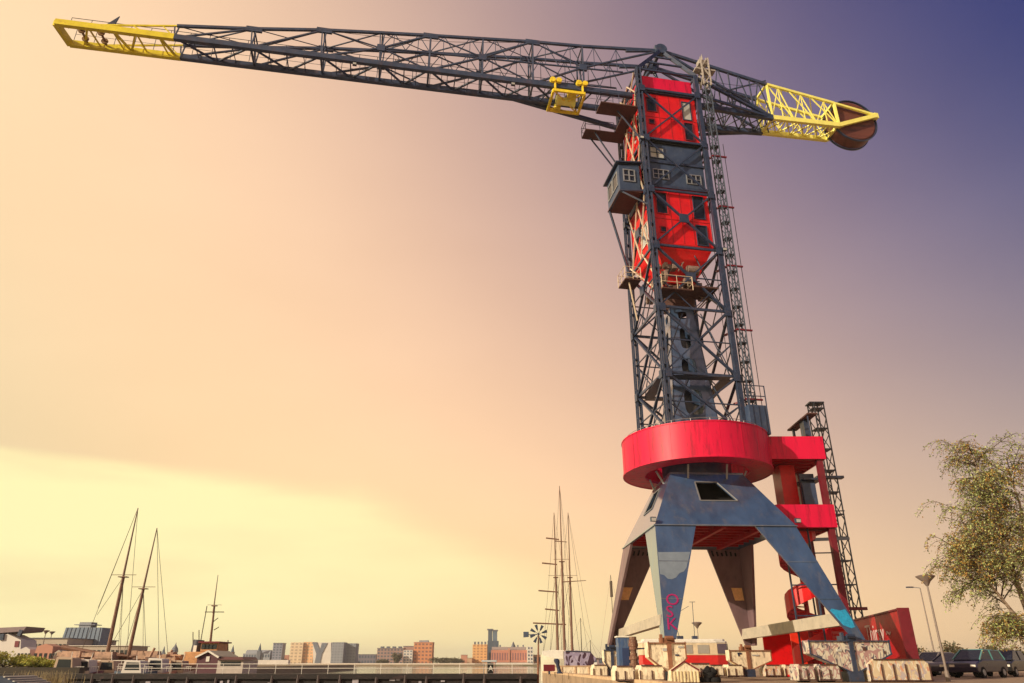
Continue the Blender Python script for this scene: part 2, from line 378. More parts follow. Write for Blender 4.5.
def flat_text(body, size, origin, xdir, zdir, m, parent, name, shear=0, thick=.012):
    cu = bpy.data.curves.new(name, 'FONT'); cu.body = body; cu.size = size; cu.extrude = thick; cu.offset = .0; cu.resolution_u = 3; cu.shear = shear
    tmp = bpy.data.objects.new('tmp', cu); sc.collection.objects.link(tmp)
    dg = bpy.context.evaluated_depsgraph_get(); me = bpy.data.meshes.new_from_object(tmp.evaluated_get(dg))
    bpy.data.objects.remove(tmp)
    xd, zd = Vector(xdir).normalized(), Vector(zdir).normalized(); nd = xd.cross(zd)
    base = Vector(); p = parent
    while p is not None: base += Vector(p.location); p = p.parent
    for v in me.vertices: v.co = Vector(origin) - base + xd * v.co.x + zd * v.co.y + nd * (v.co.z + thick + .004)
    me.materials.clear(); me.materials.append(m); me.name = name
    o = bpy.data.objects.new(name, me); sc.collection.objects.link(o)
    if parent: o.parent = parent
    return o
# paint on the two front legs
lo_, lo, hi = leg_os[(-1, -1)]
A, B = lo[3], lo[2]; A1, B1 = hi[3], hi[2]       # front face: A inner edge, B outer edge
fn = (A - B).cross(B1 - B).normalized()
if fn.y > 0: fn = -fn
def leg_pt(t, u): return (B.lerp(B1, t)).lerp(A.lerp(A1, t), u)
pts = [leg_pt(.74, .02), leg_pt(.745, .97), leg_pt(.60, .93), leg_pt(.565, .86), leg_pt(.55, .72), leg_pt(.51, .60), leg_pt(.495, .45), leg_pt(.50, .3), leg_pt(.53, .18), leg_pt(.54, .03)]
MB().prism([p + fn * .004 for p in pts], fn * .006).build('paint_patch', mat('pale_overpaint', (.17, .21, .27), .5, 0, .15, 3), lo_)
for ch_, t_ in (('O', .275), ('S', .175), ('K', .075)):
    flat_text(ch_, .88, leg_pt(t_, .20), (A.lerp(A1, .3) - B.lerp(B1, .3)), B1 - B, mat('magenta_spray_paint', (.35, .01, .12), .5), lo_, 'graffiti')
lo_, lo, hi = leg_os[(1, -1)]
A, B = lo[3], lo[2]; A1, B1 = hi[3], hi[2]
fn = (A - B).cross(B1 - B).normalized()
if fn.y > 0: fn = -fn
cy = mat('cyan_spray_paint', (.02, .30, .55), .5, 0, .3, 6, (.02, .10, .3), .7)
pg = [(.10, .2), (.09, .5), (.115, .9), (.20, .93), (.235, .95), (.25, .80), (.235, .40), (.245, .10), (.17, .07)]
MB().prism([leg_pt(t, uu) + fn * .004 for t, uu in pg], fn * .006).build('paint_patch', cy, lo_)
# tie beams between front and rear feet
for sx_ in (-1, 1):
    fx = 4.72
    tb = MB().beam(PP(sx_ * (fx - (.35 if sx_ < 0 else -.15)), -6.3, 2.05 if sx_ > 0 else 2.0), PP(sx_ * (fx - .5), 6.4, 1.75), .4, .62 if sx_ > 0 else .5)
    tb.build('tie_beam', tie, crane)
# --- bogies
def bogie(cx_, cy_, zt, wl, wr, zl, boxes, m, mb, pivot=orange):
    """V-shaped balance beam on two wheel boxes, all across the quay"""
    root = MB(); y0 = cy_
    top = zt; zv = -.40
    pts_ = [PP(cx_ - wl, y0 - .35, top), PP(cx_ + wr, y0 - .35, top), PP(cx_ + wr, y0 - .35, zl), PP(cx_ + .22, y0 - .35, zv), PP(cx_ - .22, y0 - .35, zv), PP(cx_ - wl, y0 - .35, zl)]
    root.prism(pts_, py * .7)
    o = root.build('balance_beam', m, crane, bevel=.02)
    pm = MB()
    pm.box(PP(cx_, y0 - .38, (top + zv) / 2 - .05), (.20, .12, top - zv + .2), PAX)
    pm.box(PP(cx_, y0, top + .10), (.62, .7, .22), PAX); pm.tube(PP(cx_ - .2, y0 - .5, top + .2), PP(cx_ + .2, y0 - .5, top + .2), .1); pm.box(PP(cx_ - .35, y0 - .3, top + .16), (.12, .2, .4), PAX)
    for a in (-1, 1): pm.box(PP(cx_ + a * (wl if a < 0 else wr) - a * .05, y0 - .39, (top + zl) / 2), (.05, .06, top - zl + .06), PAX)
    pm.box(PP(cx_ + (wr - wl) / 2, y0 - .40, top - .03), (wl + wr, .08, .05), PAX)
    pm.beam(PP(cx_ - wl, y0 - .40, zl), PP(cx_ - .2, y0 - .38, zv), .06, .06); pm.beam(PP(cx_ + wr, y0 - .38, zl), PP(cx_ + .2, y0 - .38, zv), .06, .06)
    pm.build('pivot_post', pivot, o)
    hw = MB(); random.seed(int(abs(cx_ * 10)) + int(abs(cy_) * 7))
    for k in range(4):
        bx_ = cx_ + random.uniform(-wl, wr) * .9; bz_ = random.uniform(zl + .05, top - .1); hw = MB().box(PP(bx_, y0 - .375, bz_), (random.uniform(.06, .3), .05, random.uniform(.05, .2)), PAX); hw.build('fitting', random.choice((dsteel, rust, pale)), o)
    for bx0, bx1, bt, bb, bm_ in boxes:
        b = MB(); cxx = (bx0 + bx1) / 2
        ch = .22 * (bx1 - bx0)
        b.prism([PP(bx0, y0 - .55, bb), PP(bx1, y0 - .55, bb), PP(bx1, y0 - .55, bt - .25), PP(bx1 - ch * .5, y0 - .55, bt), PP(bx0 + ch * .5, y0 - .55, bt), PP(bx0, y0 - .55, bt - .25)], py * 1.1)
        bo = b.build('wheel_box', bm_, crane, bevel=.02)
        r_ = MB()
        n = max(2, int((bx1 - bx0) / .6))
        for i in range(n + 1):
            r_.box(PP(bx0 + .05 + (bx1 - bx0 - .1) * i / n, y0 - .585, (bb + bt) / 2 - .1), (.05, .06, bt - bb - .25), PAX)
        r_.box(PP(cxx, y0 - .585, bb + .04), (bx1 - bx0, .06, .06), PAX); r_.box(PP(cxx, y0 - .585, bt - .02), ((bx1 - bx0) * .8, .06, .05), PAX)
        r_.build('rib', rust, bo)
        for wx_ in (bx0 + .35, bx1 - .35):
            wv = MB().tube(PP(wx_, y0 - .30, -.85 + .26), PP(wx_, y0 + .30, -.85 + .26), .26, .26, 14)
            wv.build('wheel', black, bo)
    v = MB().box(PP(cx_, y0, -.6), (.7, .9, .45), PAX); v.build('axle_block', dsteel, crane)
bogie(-4.45, -6.9, .92, 1.05, .85, .25, [(-7.2, -6.25, -.12, -.78, cream), (-6.05, -4.8, -.10, -.78, cream), (-3.6, -2.5, .0, -.78, graf_cream)], cream, cream)
bogie(4.62, -6.9, 1.02, 2.15, 2.0, .42, [(1.7, 2.55, -.05, -.78, graf_grey), (2.7, 3.8, -.05, -.78, graf_grey), (5.2, 8.3, .18, -.82, graf_cream)], graf_grey, graf_grey, dsteel)
bogie(-4.85, 6.4, .78, .55, 1.35, .1, [(-6.2, -5.2, -.1, -.8, cream), (-4.2, -3.1, -.1, -.8, cream), (-2.9, -2.0, -.1, -.8, graf_grey)], cream, cream, dsteel)
bogie(4.15, 6.4, .78, 1.25, 1.6, .15, [(1.4, 2.4, -.1, -.8, cream), (2.6, 3.7, -.1, -.8, cream), (5.1, 6.2, -.1, -.8, graf_cream), (6.4, 7.5, -.1, -.8, cream)], cream, cream)

# --- red ring platform
RC = PC + Vector((0.1, -.05, 0)); Ro = 4.62
ring = MB()
zb, zt_ = 10.95, 13.1
ring.lathe(RC + Vector((0, 0, E)), [(Ro, zb), (Ro, zt_), (Ro - .10, zt_ + .03), (Ro - .12, zb + .2), (3.35, zb + .2), (3.25, zb + .0), (Ro - .05, zb - .0), (Ro, zb)], 96)
ring_o = ring.build('ring_parapet', crim, crane, smooth=True)
lip = MB()
lip.lathe(RC + Vector((0, 0, E)), [(Ro + .05, zb - .03), (Ro + .05, zb + .07), (Ro + .003, zb + .07), (Ro + .003, zb - .03), (Ro + .05, zb - .03)], 96)
lip.lathe(RC + Vector((0, 0, E)), [(Ro + .03, zt_ - .02), (Ro + .03, zt_ + .05), (Ro - .12, zt_ + .05), (Ro - .12, zt_ + .035)], 96)
lip.build('ring_lip', crim, ring_o, smooth=True)
for k in range(20):
    a = R(k * 18 + 5); c_, s_ = math.cos(a), math.sin(a); ux = Vector((c_, s_, 0)); uy = Vector((-s_, c_, 0))
    MB().box(RC + ux * (Ro + .004) + UP * ((zb + zt_) / 2 + E), (.012, .035, zt_ - zb - .14), (ux, uy, UP)).build('plate_seam', crim, ring_o)
rg = MB(); pv = None
for k in range(49):
    a = R(k * 7.5); p_ = RC + Vector((math.cos(a) * (Ro - .25), math.sin(a) * (Ro - .25), zt_ + E))
    if k % 2 == 0 and k < 48: rg.tube(p_ - UP * .1, p_ + UP * .28, .02, n=4)
    if pv is not None: rg.tube(pv + UP * .28, p_ + UP * .28, .018, n=4)
    pv = p_
rg.build('ring_rail', lsteel, crane)
st = MB()
for k in range(8):
    a = R(k * 45 + 22); c_, s_ = math.cos(a), math.sin(a)
    st.beam(RC + Vector((c_ * 3.05, s_ * 3.05, zb - .02 + E)), PP(2.2 * max(-1, min(1, c_ * 1.4)), 2.25 * max(-1, min(1, s_ * 1.4)), 9.75), .10)
st.build('ring_strut', lsteel, crane)
nk = MB().lathe(RC + Vector((0, 0, E)), [(2.15, ZT + .1), (2.15, zb + .9), (2.6, zb + .9), (2.6, 12.2), (0.01, 12.2)], 40); nk.build('slewing_ring', dsteel, crane, smooth=True)

# --- king post with oval holes, holding the tower
KC = TC
def KK(a, b, z): return KC + px * a + py * b + Vector((0, 0, z + E))
kp = MB()
kz0, kz1 = 12.0, 22.6
def kh(z): return 1.62 + (.82 - 1.62) * (z - kz0) / (kz1 - kz0)
rows = [(12.0, 14.2, None), (14.2, 16.8, (14.6, 16.4, .62)), (16.8, 18.95, (17.2, 18.65, .5)), (18.95, 21.4, (19.4, 21.0, .36)), (21.4, 22.6, (21.7, 22.3, .3))]
for side in range(4):
    d0, d1 = [(px, py), (py, -px), (-px, -py), (-py, px)][side]
    for za, zc, hl in rows:
        q = [KC + d0 * (sg * kh(zz_)) - d1 * kh(zz_) + Vector((0, 0, zz_ + E)) for sg, zz_ in ((-1, za), (1, za), (1, zc), (-1, zc))]
        nn = -d1
        if hl is None: kp.prism(q, d1 * .08); continue
        h0, h1, hw = hl; hole = []; zm = (h0 + h1) / 2
        for i in range(16):
            a = R(-135 + i * 22.5); ca, sa = math.cos(a), math.sin(a); e_ = .55
            uu = hw * (abs(ca) ** e_) * (1 if ca > 0 else -1); vv = (h1 - h0) / 2 * (abs(sa) ** e_) * (1 if sa > 0 else -1)
            hole.append(KC + d0 * uu - d1 * kh(zm + vv) + Vector((0, 0, zm + vv + E)))
        kp.holed(q, hole, d1 * .08)
kp_o = kp.build('king_post', blue, crane)
MB().box(KK(0, 0, 17), (.5, .5, 9.5)).build('inner_shaft', dsteel, kp_o)
# platforms and machinery on the king post
mm = MB()
for z_ in (16.9,):
    for sg in (-1, 1):
        mm.box(KK(0, sg * 2.1, z_), (4.6, .7, .08), PAX); mm.box(KK(sg * 2.1, 0, z_), (.7, 3.6, .08), PAX)
mm.build('service_floor', dsteel, crane)

# --- tower lattice
LV = [13.1, 17.0, 21.7, 26.5, 31.2, 35.8, 40.6, 42.6]
def hw_(z): return 2.5 - .12 * max(0, (z - 13.1) / 30)
tw = MB(); 
cn = {}
for z_ in LV:
    h = hw_(z_)
    for sx_, sy_ in ((-1, -1), (1, -1), (1, 1), (-1, 1)): cn[(sx_, sy_, z_)] = TT(sx_ * h, sy_ * h, z_)
def lat_col(mb, p, q, s_, r, bar):
    """open column: four angles laced on all sides"""
    p, q = Vector(p), Vector(q); n = max(2, int((q - p).length / (s_ * 1.5)))
    cs = [tx * (i * s_ / 2) + ty * (j * s_ / 2) for i, j in ((-1, -1), (1, -1), (1, 1), (-1, 1))]
    for c_ in cs: mb.beam(p + c_, q + c_, r)
    for k in range(n):
        a = p.lerp(q, k / n); b = p.lerp(q, (k + 1) / n)
        for i in range(4):
            c1, c2 = cs[i], cs[(i + 1) % 4]
            if k % 2: c1, c2 = c2, c1
            mb.beam(a + c1, b + c2, bar)
for sx_, sy_ in ((-1, -1), (1, -1), (1, 1), (-1, 1)):
    for z0, z1 in zip(LV, LV[1:]):
        c0, c1 = cn[(sx_, sy_, z0)], cn[(sx_, sy_, z1)]
        if (sx_, sy_) in ((-1, -1), (-1, 1)):
            for i_, j_ in ((-1, -1), (1, -1), (1, 1), (-1, 1)): tw.beam(c0 + tx * (.14 * i_) + ty * (.14 * j_), c1 + tx * (.14 * i_) + ty * (.14 * j_), .12)
            for k_ in range(4): 
                c_ = c0.lerp(c1, k_ / 4 + .1); tw.box(c_, (.36, .36, .06), TAX)
        else: tw.beam(c0, c1, .32, .32, tuple(ty))
    tw.build('tower_column', dsteel, crane); tw = MB()
br = MB(); gus = MB(); thin = MB()
order = [(-1, -1), (1, -1), (1, 1), (-1, 1)]
for i in range(4):
    a, b = order[i], order[(i + 1) % 4]
    out = ((cn[(*a, 13.1)] + cn[(*b, 13.1)]) / 2 - TT(0, 0, 13.1)).normalized()
    for k, (z0, z1) in enumerate(zip(LV, LV[1:])):
        A0, B0, A1, B1 = cn[(*a, z0)], cn[(*b, z0)], cn[(*a, z1)], cn[(*b, z1)]
        br.beam(A1, B1, .12, .17)
        if k < 6:
            s_ = .11 if k >= 4 else .17
            o2 = out * .05
            br.beam(A0, B1, s_, .11); br.beam(B0 + o2, A1 + o2, s_, .11)
            mid = (A0 + B1 + B0 + A1) / 4
            dd = (B0 - A0).normalized()
            if k in (2, 3):
                gus.box(mid + out * .13, (.7, .06, .7), (dd, out, UP))
            for c0 in (A1, B1): gus.box(c0 + out * .24 + (mid - c0).normalized() * .2, (.42, .05, .55), (dd, out, UP))
            if k < 3:      # lighter secondary bracing
                thin.beam(A0.lerp(A1, .5), B0.lerp(B1, .5), .07)
                thin.beam(A0.lerp(B0, .5), A0.lerp(A1, .5), .06); thin.beam(A0.lerp(B0, .5), B0.lerp(B1, .5), .06)
                thin.tube(A0 - out * .5, A1.lerp(B1, .4) - out * .8, .04); thin.tube(B0 - out * .4, B1.lerp(A1, .35) - out * .6, .04)
br.build('tower_brace', dsteel, crane); split_build(gus, 'gusset_plate', dsteel, crane); thin.build('light_brace', dsteel, crane)

# --- cabins inside the tower
def cabin(name, z0, z1, h, m): return MB().hex8([TT(-h, -h, z0), TT(h, -h, z0), TT(h, h, z0), TT(-h, h, z0)], [TT(-h, -h, z1), TT(h, -h, z1), TT(h, h, z1), TT(-h, h, z1)]).build(name, m, crane)
H = 2.18
cab_a = cabin('upper_red_cabin', 35.95, 40.35, H, red)
par = MB()
for i in range(4):
    d0, d1 = [(tx, ty), (ty, -tx), (-tx, -ty), (-ty, tx)][i]
    par.box(TC - d1 * 2.05 + Vector((0, 0, 41.55 + E)), (4.2, .1, 1.3), (d0, d1, UP))
par_o = par.build('roof_parapet', dred if False else crim, crane)
cabin('cornice', 40.4, 40.82, 2.34, dsteel)
cabin('roof_deck', 40.85, 40.95, 2.0, dsteel)
cab_g = cabin('grey_cabin', 31.65, 35.9, H, greypan)
cabin('dark_floor_band', 35.55, 35.98, 2.30, black)
cabin('cladding_band', 33.75, 33.95, 2.27, dsteel); cabin('cladding_ledge', 31.55, 31.75, 2.29, dsteel)
cab_b = cabin('lower_red_cabin', 26.9, 31.6, H, red)
hop = MB().hex8([TT(-1.0, -1.0, 24.4), TT(1.0, -1.0, 24.4), TT(1.0, 1.0, 24.4), TT(-1.0, 1.0, 24.4)], [TT(-H, -H, 26.9), TT(H, -H, 26.9), TT(H, H, 26.9), TT(-H, H, 26.9)]); hop.build('red_hopper', red, crane)
def win(parent, a0, a1, z0, z1, m=glass, fm=dred, face='front', panes=1, muntin=True):
    """frame standing proud with a recessed-looking pane, on the front (-b) or left (-a) face"""
    if face == 'front': o = lambda a, z, d=0: TT(a, -H - d, z); n_ = -ty; d_ = tx
    else: o = lambda a, z, d=0: TT(-H - d, a, z); n_ = -tx; d_ = ty
    fr_ = MB(); t = .06
    fr_.box((o(a0, z0, .03) + o(a1, z0, .03)) / 2, (a1 - a0 + t, .09, t), (d_, n_, UP)); fr_.box((o(a0, z1, .03) + o(a1, z1, .03)) / 2, (a1 - a0 + t, .09, t), (d_, n_, UP))
    for i in range(panes + 1):
        a = a0 + (a1 - a0) * i / panes; fr_.box((o(a, z0, .03) + o(a, z1, .03)) / 2, (t, .085, z1 - z0), (d_, n_, UP))
    if panes > 1 and muntin: fr_.box((o(a0, (z0 + z1) / 2, .03) + o(a1, (z0 + z1) / 2, .03)) / 2, (a1 - a0, .07, t * .7), (d_, n_, UP))
    f = fr_.build('window', fm, parent)
    MB().box((o(a0, z0, .006) + o(a1, z1, .006)) / 2, (a1 - a0, .012, z1 - z0), (d_, n_, UP)).build('pane', m, f) if False else MB().box((o(a0, z0, .006) + o(a1, z1, .006)) / 2, (a1 - a0, .012, z1 - z0), (d_, n_, UP)).build('pane', m, crane)
# (panes are parts of the crane, frames are sub-parts of their cabin)
win(cab_a, -1.85, -1.05, 38.6, 39.95); win(cab_a, -1.75, -1.35, 37.4, 37.8); win(cab_a, 1.05, 1.75, 38.2, 39.95, pale, dsteel); win(cab_a, 1.05, 1.75, 36.25, 37.9)
win(cab_g, -1.85, -.65, 32.35, 33.15, glass, lsteel, panes=3); win(cab_g, .75, 1.85, 32.2, 33.0, glass, lsteel, panes=3); win(cab_g, -1.95, -.85, 34.2, 35.2, pale, dsteel, panes=2)  # upper-row panes are pale: a reflection put into their colour
win(cab_b, -1.85, -1.0, 29.3, 31.1, glass, wallred); win(cab_b, -1.7, -1.25, 27.75, 28.2, glass, wallred); win(cab_b, 1.0, 1.8, 29.2, 31.1, glass, dsteel); win(cab_b, 1.0, 1.8, 26.95, 28.6, glass, dsteel)
win(cab_b, -1.2, .2, 27.6, 29.2, pale, white, 'left'); win(cab_g, -1.3, -.2, 32.4, 33.6, glass, white, 'left', 2); win(cab_a, -1.4, -.2, 37, 39, glass, white, 'left', 2)
sm = MB()     # vertical seams of the panels
for a in (-.9, 0, .9):
    sm.box(TT(a, -H - .01, 38.2), (.05, .03, 4.2), TAX); sm.box(TT(a * .9, -H - .01, 29.2), (.05, .03, 4.4), TAX)
sm.box(TT(0, -H - .012, 38.1), (4.2, .03, .05), TAX); sm.box(TT(0, -H - .012, 28.9), (4.2, .03, .05), TAX)
split_build(sm, 'panel_seam', wallred, crane)
# machinery on the roof behind the parapet
rm = MB()
random.seed(3)
for k in range(10):
    a = -1.8 + k * .38; rm.box(TT(a, random.uniform(-.9, .9), 41.6 + random.uniform(0, .6)), (.25, .5, 1.3 + random.uniform(0, .7)), TAX)
rm.tube(TT(-1.2, 0, 42.3), TT(1.2, 0, 42.3), .45, .45, 14)
rm.build('roof_winch', dsteel, crane)

# --- left side: ladders, pale lattice and stair framing on the tower's left face
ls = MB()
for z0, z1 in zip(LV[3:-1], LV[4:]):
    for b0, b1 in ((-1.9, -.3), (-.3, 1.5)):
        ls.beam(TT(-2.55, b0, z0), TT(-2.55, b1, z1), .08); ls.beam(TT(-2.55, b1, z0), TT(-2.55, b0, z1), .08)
ls.build('side_lattice', mat('cream_lit_steel', (.62, .50, .38), .5), crane)  # sunlight on this side put into the cream steel colour
rs = MB()
for b in (-1.2, -.2, .9):
    rs.beam(TT(-2.42, b, 31.7), TT(-2.42, b, 41), .10)
for z_ in [32 + .55 * i for i in range(17)]: rs.beam(TT(-2.42, -1.2, z_), TT(-2.42, .9, z_), .05)
rs.build('side_ladder', red, crane)

# --- driver's cab hanging on the left
dc = MB(); ca, cb_ = -4.25, -2.65
dc.hex8([TT(ca, -1.55, 31.45), TT(cb_, -1.55, 31.45), TT(cb_, 1.2, 31.45), TT(ca, 1.2, 31.45)], [TT(ca, -1.55, 33.7), TT(cb_, -1.55, 33.9), TT(cb_, 1.2, 33.9), TT(ca, 1.2, 33.7)])
dcab = dc.build('driver_cab', greypan, crane, bevel=.03)
cr = MB().hex8([TT(ca - .25, -1.75, 33.8), TT(cb_ + .2, -1.75, 34.0), TT(cb_ + .2, 1.4, 34.0), TT(ca - .25, 1.4, 33.8)], [TT(ca - .25, -1.75, 33.9), TT(cb_ + .2, -1.75, 34.1), TT(cb_ + .2, 1.4, 34.1), TT(ca - .25, 1.4, 33.9)])
cr.build('cab_roof', dsteel, dcab)
wn = MB()
for (a0, a1, z0, z1) in ((-3.9, -3.05, 32.3, 33.3),):
    for z_ in (z0, (z0 + z1) / 2, z1): wn.box(TT((a0 + a1) / 2, -1.59, z_), (a1 - a0 + .08, .06, .08), TAX)
    for a in (a0, (a0 + a1) / 2, a1): wn.box(TT(a, -1.592, (z0 + z1) / 2), (.08, .06, z1 - z0), TAX)
for b0, b1 in ((-1.2, -.2), (0, .9)):
    for z_ in (32.1, 33.3): wn.box(TT(ca - .03, (b0 + b1) / 2, z_), (.06, b1 - b0 + .08, .08), TAX)
    for b in (b0, b1): wn.box(TT(ca - .032, b, 32.7), (.06, .08, 1.2), TAX)
wn.build('window_frame', lsteel, dcab)
gl = MB().box(TT(-3.475, -1.553, 32.8), (.85, .02, 1.0), TAX); gl.box(TT(ca - .004, -.7, 32.7), (.02, 1.0, 1.2), TAX); gl.box(TT(ca - .004, .45, 32.7), (.02, .9, 1.2), TAX); gl.build('pane', glass, dcab)
cs = MB(); cs.beam(TT(-4.2, -1.5, 31.4), TT(-2.5, -2.4, 29.8), .1); cs.beam(TT(-4.2, 1.1, 31.4), TT(-2.5, 2.3, 26.6), .14); cs.beam(TT(-4.3, -1.6, 31.38), TT(-2.4, -1.9, 31.38), .12, .12); cs.beam(TT(-4.2, 1.2, 31.4), TT(-4.2, -1.5, 31.4), .12)
cs.build('cab_bracket', dsteel, crane)
fl = MB().box(TT((ca + cb_) / 2, -.17, 31.40), (1.7, 2.9, .08), TAX); fl.build('cab_floor', rust, dcab)

# --- rusty side platforms below the jib
sp_ = MB(); zp = 38.9
sp_.box(TT(-4.0, -1.55, zp), (3.0, 1.3, .10), TAX); sp_.box(TT(-4.1, 1.55, zp), (3.4, 1.15, .10), TAX); sp_.box(TT(-2.95, 0, zp), (.9, 1.9, .1), TAX)
sp_.build('side_platform', rust, crane)
rl = MB()
for (a0, b0), (a1, b1) in (((-5.5, -2.2), (-5.5, -.9)), ((-5.5, -2.2), (-2.6, -2.2)), ((-5.8, 1.0), (-5.8, 2.1)), ((-5.8, 2.1), (-2.6, 2.1)), ((-5.8, 1.0), (-3.4, 1.0))):
    p, q = TT(a0, b0, zp), TT(a1, b1, zp); n = max(1, int((q - p).length / 1.1))
    for hh in (.55, 1.0): rl.tube(p + UP * hh, q + UP * hh, .025)
    for i in range(n + 1): rl.tube(p.lerp(q, i / n), p.lerp(q, i / n) + UP * 1.0, .025)
rl.beam(TT(-5.2, 1.9, zp), TT(-2.5, 2.4, 35.6), .09); rl.beam(TT(-4.0, -1.5, zp), TT(-2.5, -2.0, 36.0), .09); rl.beam(TT(-5.0, 1.2, zp), TT(-2.5, 1.2, 34.5), .09)
rl.build('platform_railing', dsteel, crane)

# --- machine deck and balconies under the hopper
bd = MB(); bd.box(TT(-3.1, .9, 25.1), (1.2, 1.5, .10), TAX); bd.box(TT(-1.2, -2.2, 22.9), (2.2, 1.4, .10), TAX); bd.box(TT(.9, -1.7, 23.4), (2.0, 1.8, .12), TAX)
split_build(bd, 'machine_deck', rust, crane)
bw = MB()
for c_, lx, ly in ((TT(-3.1, .9, 25.1), .6, .75), (TT(-1.2, -2.2, 22.9), 1.1, .7)):
    P4 = [c_ + tx * (i * lx) + ty * (j * ly) for i, j in ((-1, -1), (1, -1), (1, 1), (-1, 1))]
    for a, b in zip(P4, P4[1:] + P4[:1]):
        for hh in (.5, 1.0): bw.tube(a + UP * hh, b + UP * hh, .025)
        bw.tube(a, a + UP, .03); bw.tube(a.lerp(b, .5), a.lerp(b, .5) + UP, .02)
bw.beam(TT(-3.3, .5, 25.0), TT(-2.5, 1.5, 22.5), .1); bw.beam(TT(-2.5, -.5, 26.8), TT(-1.9, -2.4, 22.9), .1); bw.beam(TT(-2.6, 1.8, 26.9), TT(-1.5, -1.5, 23.0), .1)
bw.build('deck_railing', mat('cream_lit_steel', (.62, .50, .38), .5), crane)  # same cream steel with sunlight in its colour
mc = MB(); random.seed(11)
for k in range(26):
    p = TT(random.uniform(-1.9, 1.5), random.uniform(-2.2, .8), random.uniform(23.2, 25.6)); mc.box(p, (random.uniform(.15, .6), random.uniform(.2, .6), random.uniform(.15, .6)), TAX)
for k in range(18):
    p = TT(random.uniform(-1.9, 1.8), random.uniform(-2.2, 0), random.uniform(22.9, 26)); q = p + Vector((random.uniform(-1, 1), random.uniform(-.5, .5), random.uniform(-1, 1))); mc.tube(p, q, .04)
mc.tube(TT(-1.9, -2.3, 24.0), TT(-1.75, -2.3, 24.0), .5, .5, 16); mc.tube(TT(0.1, -1.9, 25.0), TT(.9, -1.9, 25.0), .35, .35, 12)
split_build(mc, 'slewing_machinery', mat('grimy_machine_paint', (.22, .15, .13), .5, 0, .5, 3, (.5, .42, .34), .7), crane)
cone = MB().lathe(TC + Vector((0, 0, E)), [(.01, 22.4), (.9, 22.6), (1.25, 23.3), (1.0, 24.3), (.01, 24.4)], 20); cone.build('head_bearing', rust, crane, smooth=True)

# --- lift mast on the right of the tower
mst = MB(); ma, mbb = 3.15, -2.55
lat_col(mst, TT(ma, mbb, 13.2), TT(ma, mbb, 41.5), .46, .07, .045)
for z_ in [14 + 1.35 * i for i in range(21)]: mst.box(TT(ma, mbb, z_), (.56, .5, .05), TAX)
mst.tube(TT(ma + .75, mbb, 13.4), TT(ma + .72, mbb, 36), .025)
mst.build('lift_mast', lsteel if False else mat('mid_grey_steel', (.07, .09, .13), .5), crane)
mt = MB(); lat_col(mt, TT(ma, mbb, 41.5), TT(ma, mbb, 44.3), .6, .11, .08)
mt.box(TT(ma, mbb, 43.1), (1.7, .6, .12), TAX); mt.box(TT(ma - .1, mbb, 43.9), (.7, .5, .4), TAX); mt.tube(TT(ma, mbb, 44.1), TT(ma, mbb, 44.9), .04); mt.tube(TT(ma + .3, mbb, 44.1), TT(ma + .3, mbb, 44.6), .04)
mt.build('mast_head', mat('weathered_pale_steel', (.40, .36, .33), .6, 0, .4, 5, (.12, .1, .1), .7), crane)
rb = MB()
for z_ in (15.4, 20.3, 25.2, 30.1, 34.6): rb.box(TT(ma + .15, mbb - .2, z_), (1.15, .12, .10), TAX); rb.beam(TT(ma - .4, mbb, z_), TT(2.3, -1.9, z_ - .1), .12)
split_build(rb, 'mast_bracket', dred, crane)
lc = MB(); lc.box(TT(3.25, -2.5, 13.95), (1.3, 1.3, 1.9), TAX); lc_o = lc.build('lift_cage', greypan, crane, bevel=.03)
lg = MB()
for i, j in ((-1, -1), (1, -1), (1, 1), (-1, 1)): lg.beam(TT(3.25 + .62 * i, -2.5 + .62 * j, 14.9), TT(3.25 + .62 * i, -2.5 + .62 * j, 16.2), .06)
for z_ in (15.5, 16.2): lg.box(TT(3.25, -3.12, z_), (1.3, .05, .05), TAX); lg.box(TT(3.25, -1.88, z_), (1.3, .05, .05), TAX)
for i in (-.4, 0, .4): lg.box(TT(3.25 + i, -3.17, 13.95), (.04, .05, 1.8), TAX)
split_build(lg, 'cage_frame', dsteel, lc_o)

# --- apex frame
ZA = 46.45
ap = MB()
apx = {}
for sg in (-1, 1):
    P = TT(.4, sg * .92, ZA); apx[sg] = P
    for a in (-2.42, 2.42): ap.beam(TT(a, sg * 2.42, 42.6), P, .34 if a < 0 else .2, .28)
    ap.box(P, (1.0, .35, .8), TAX); ap.tube(P - ty * .3, P + ty * .3, .5, .5, 12)
ap.beam(apx[-1], apx[1], .25)
for t in (.35, .65):
    a1 = TT(-2.42, -2.42, 42.6).lerp(apx[-1], t); b1 = TT(2.42, -2.42, 42.6).lerp(apx[-1], t)
    ap.beam(a1, b1, .12)
    a2 = TT(-2.42, 2.42, 42.6).lerp(apx[1], t); ap.beam(a1, a2, .12); ap.beam(a2, TT(2.42, 2.42, 42.6).lerp(apx[1], t), .12)
ap.build('apex_frame', jibm, crane)

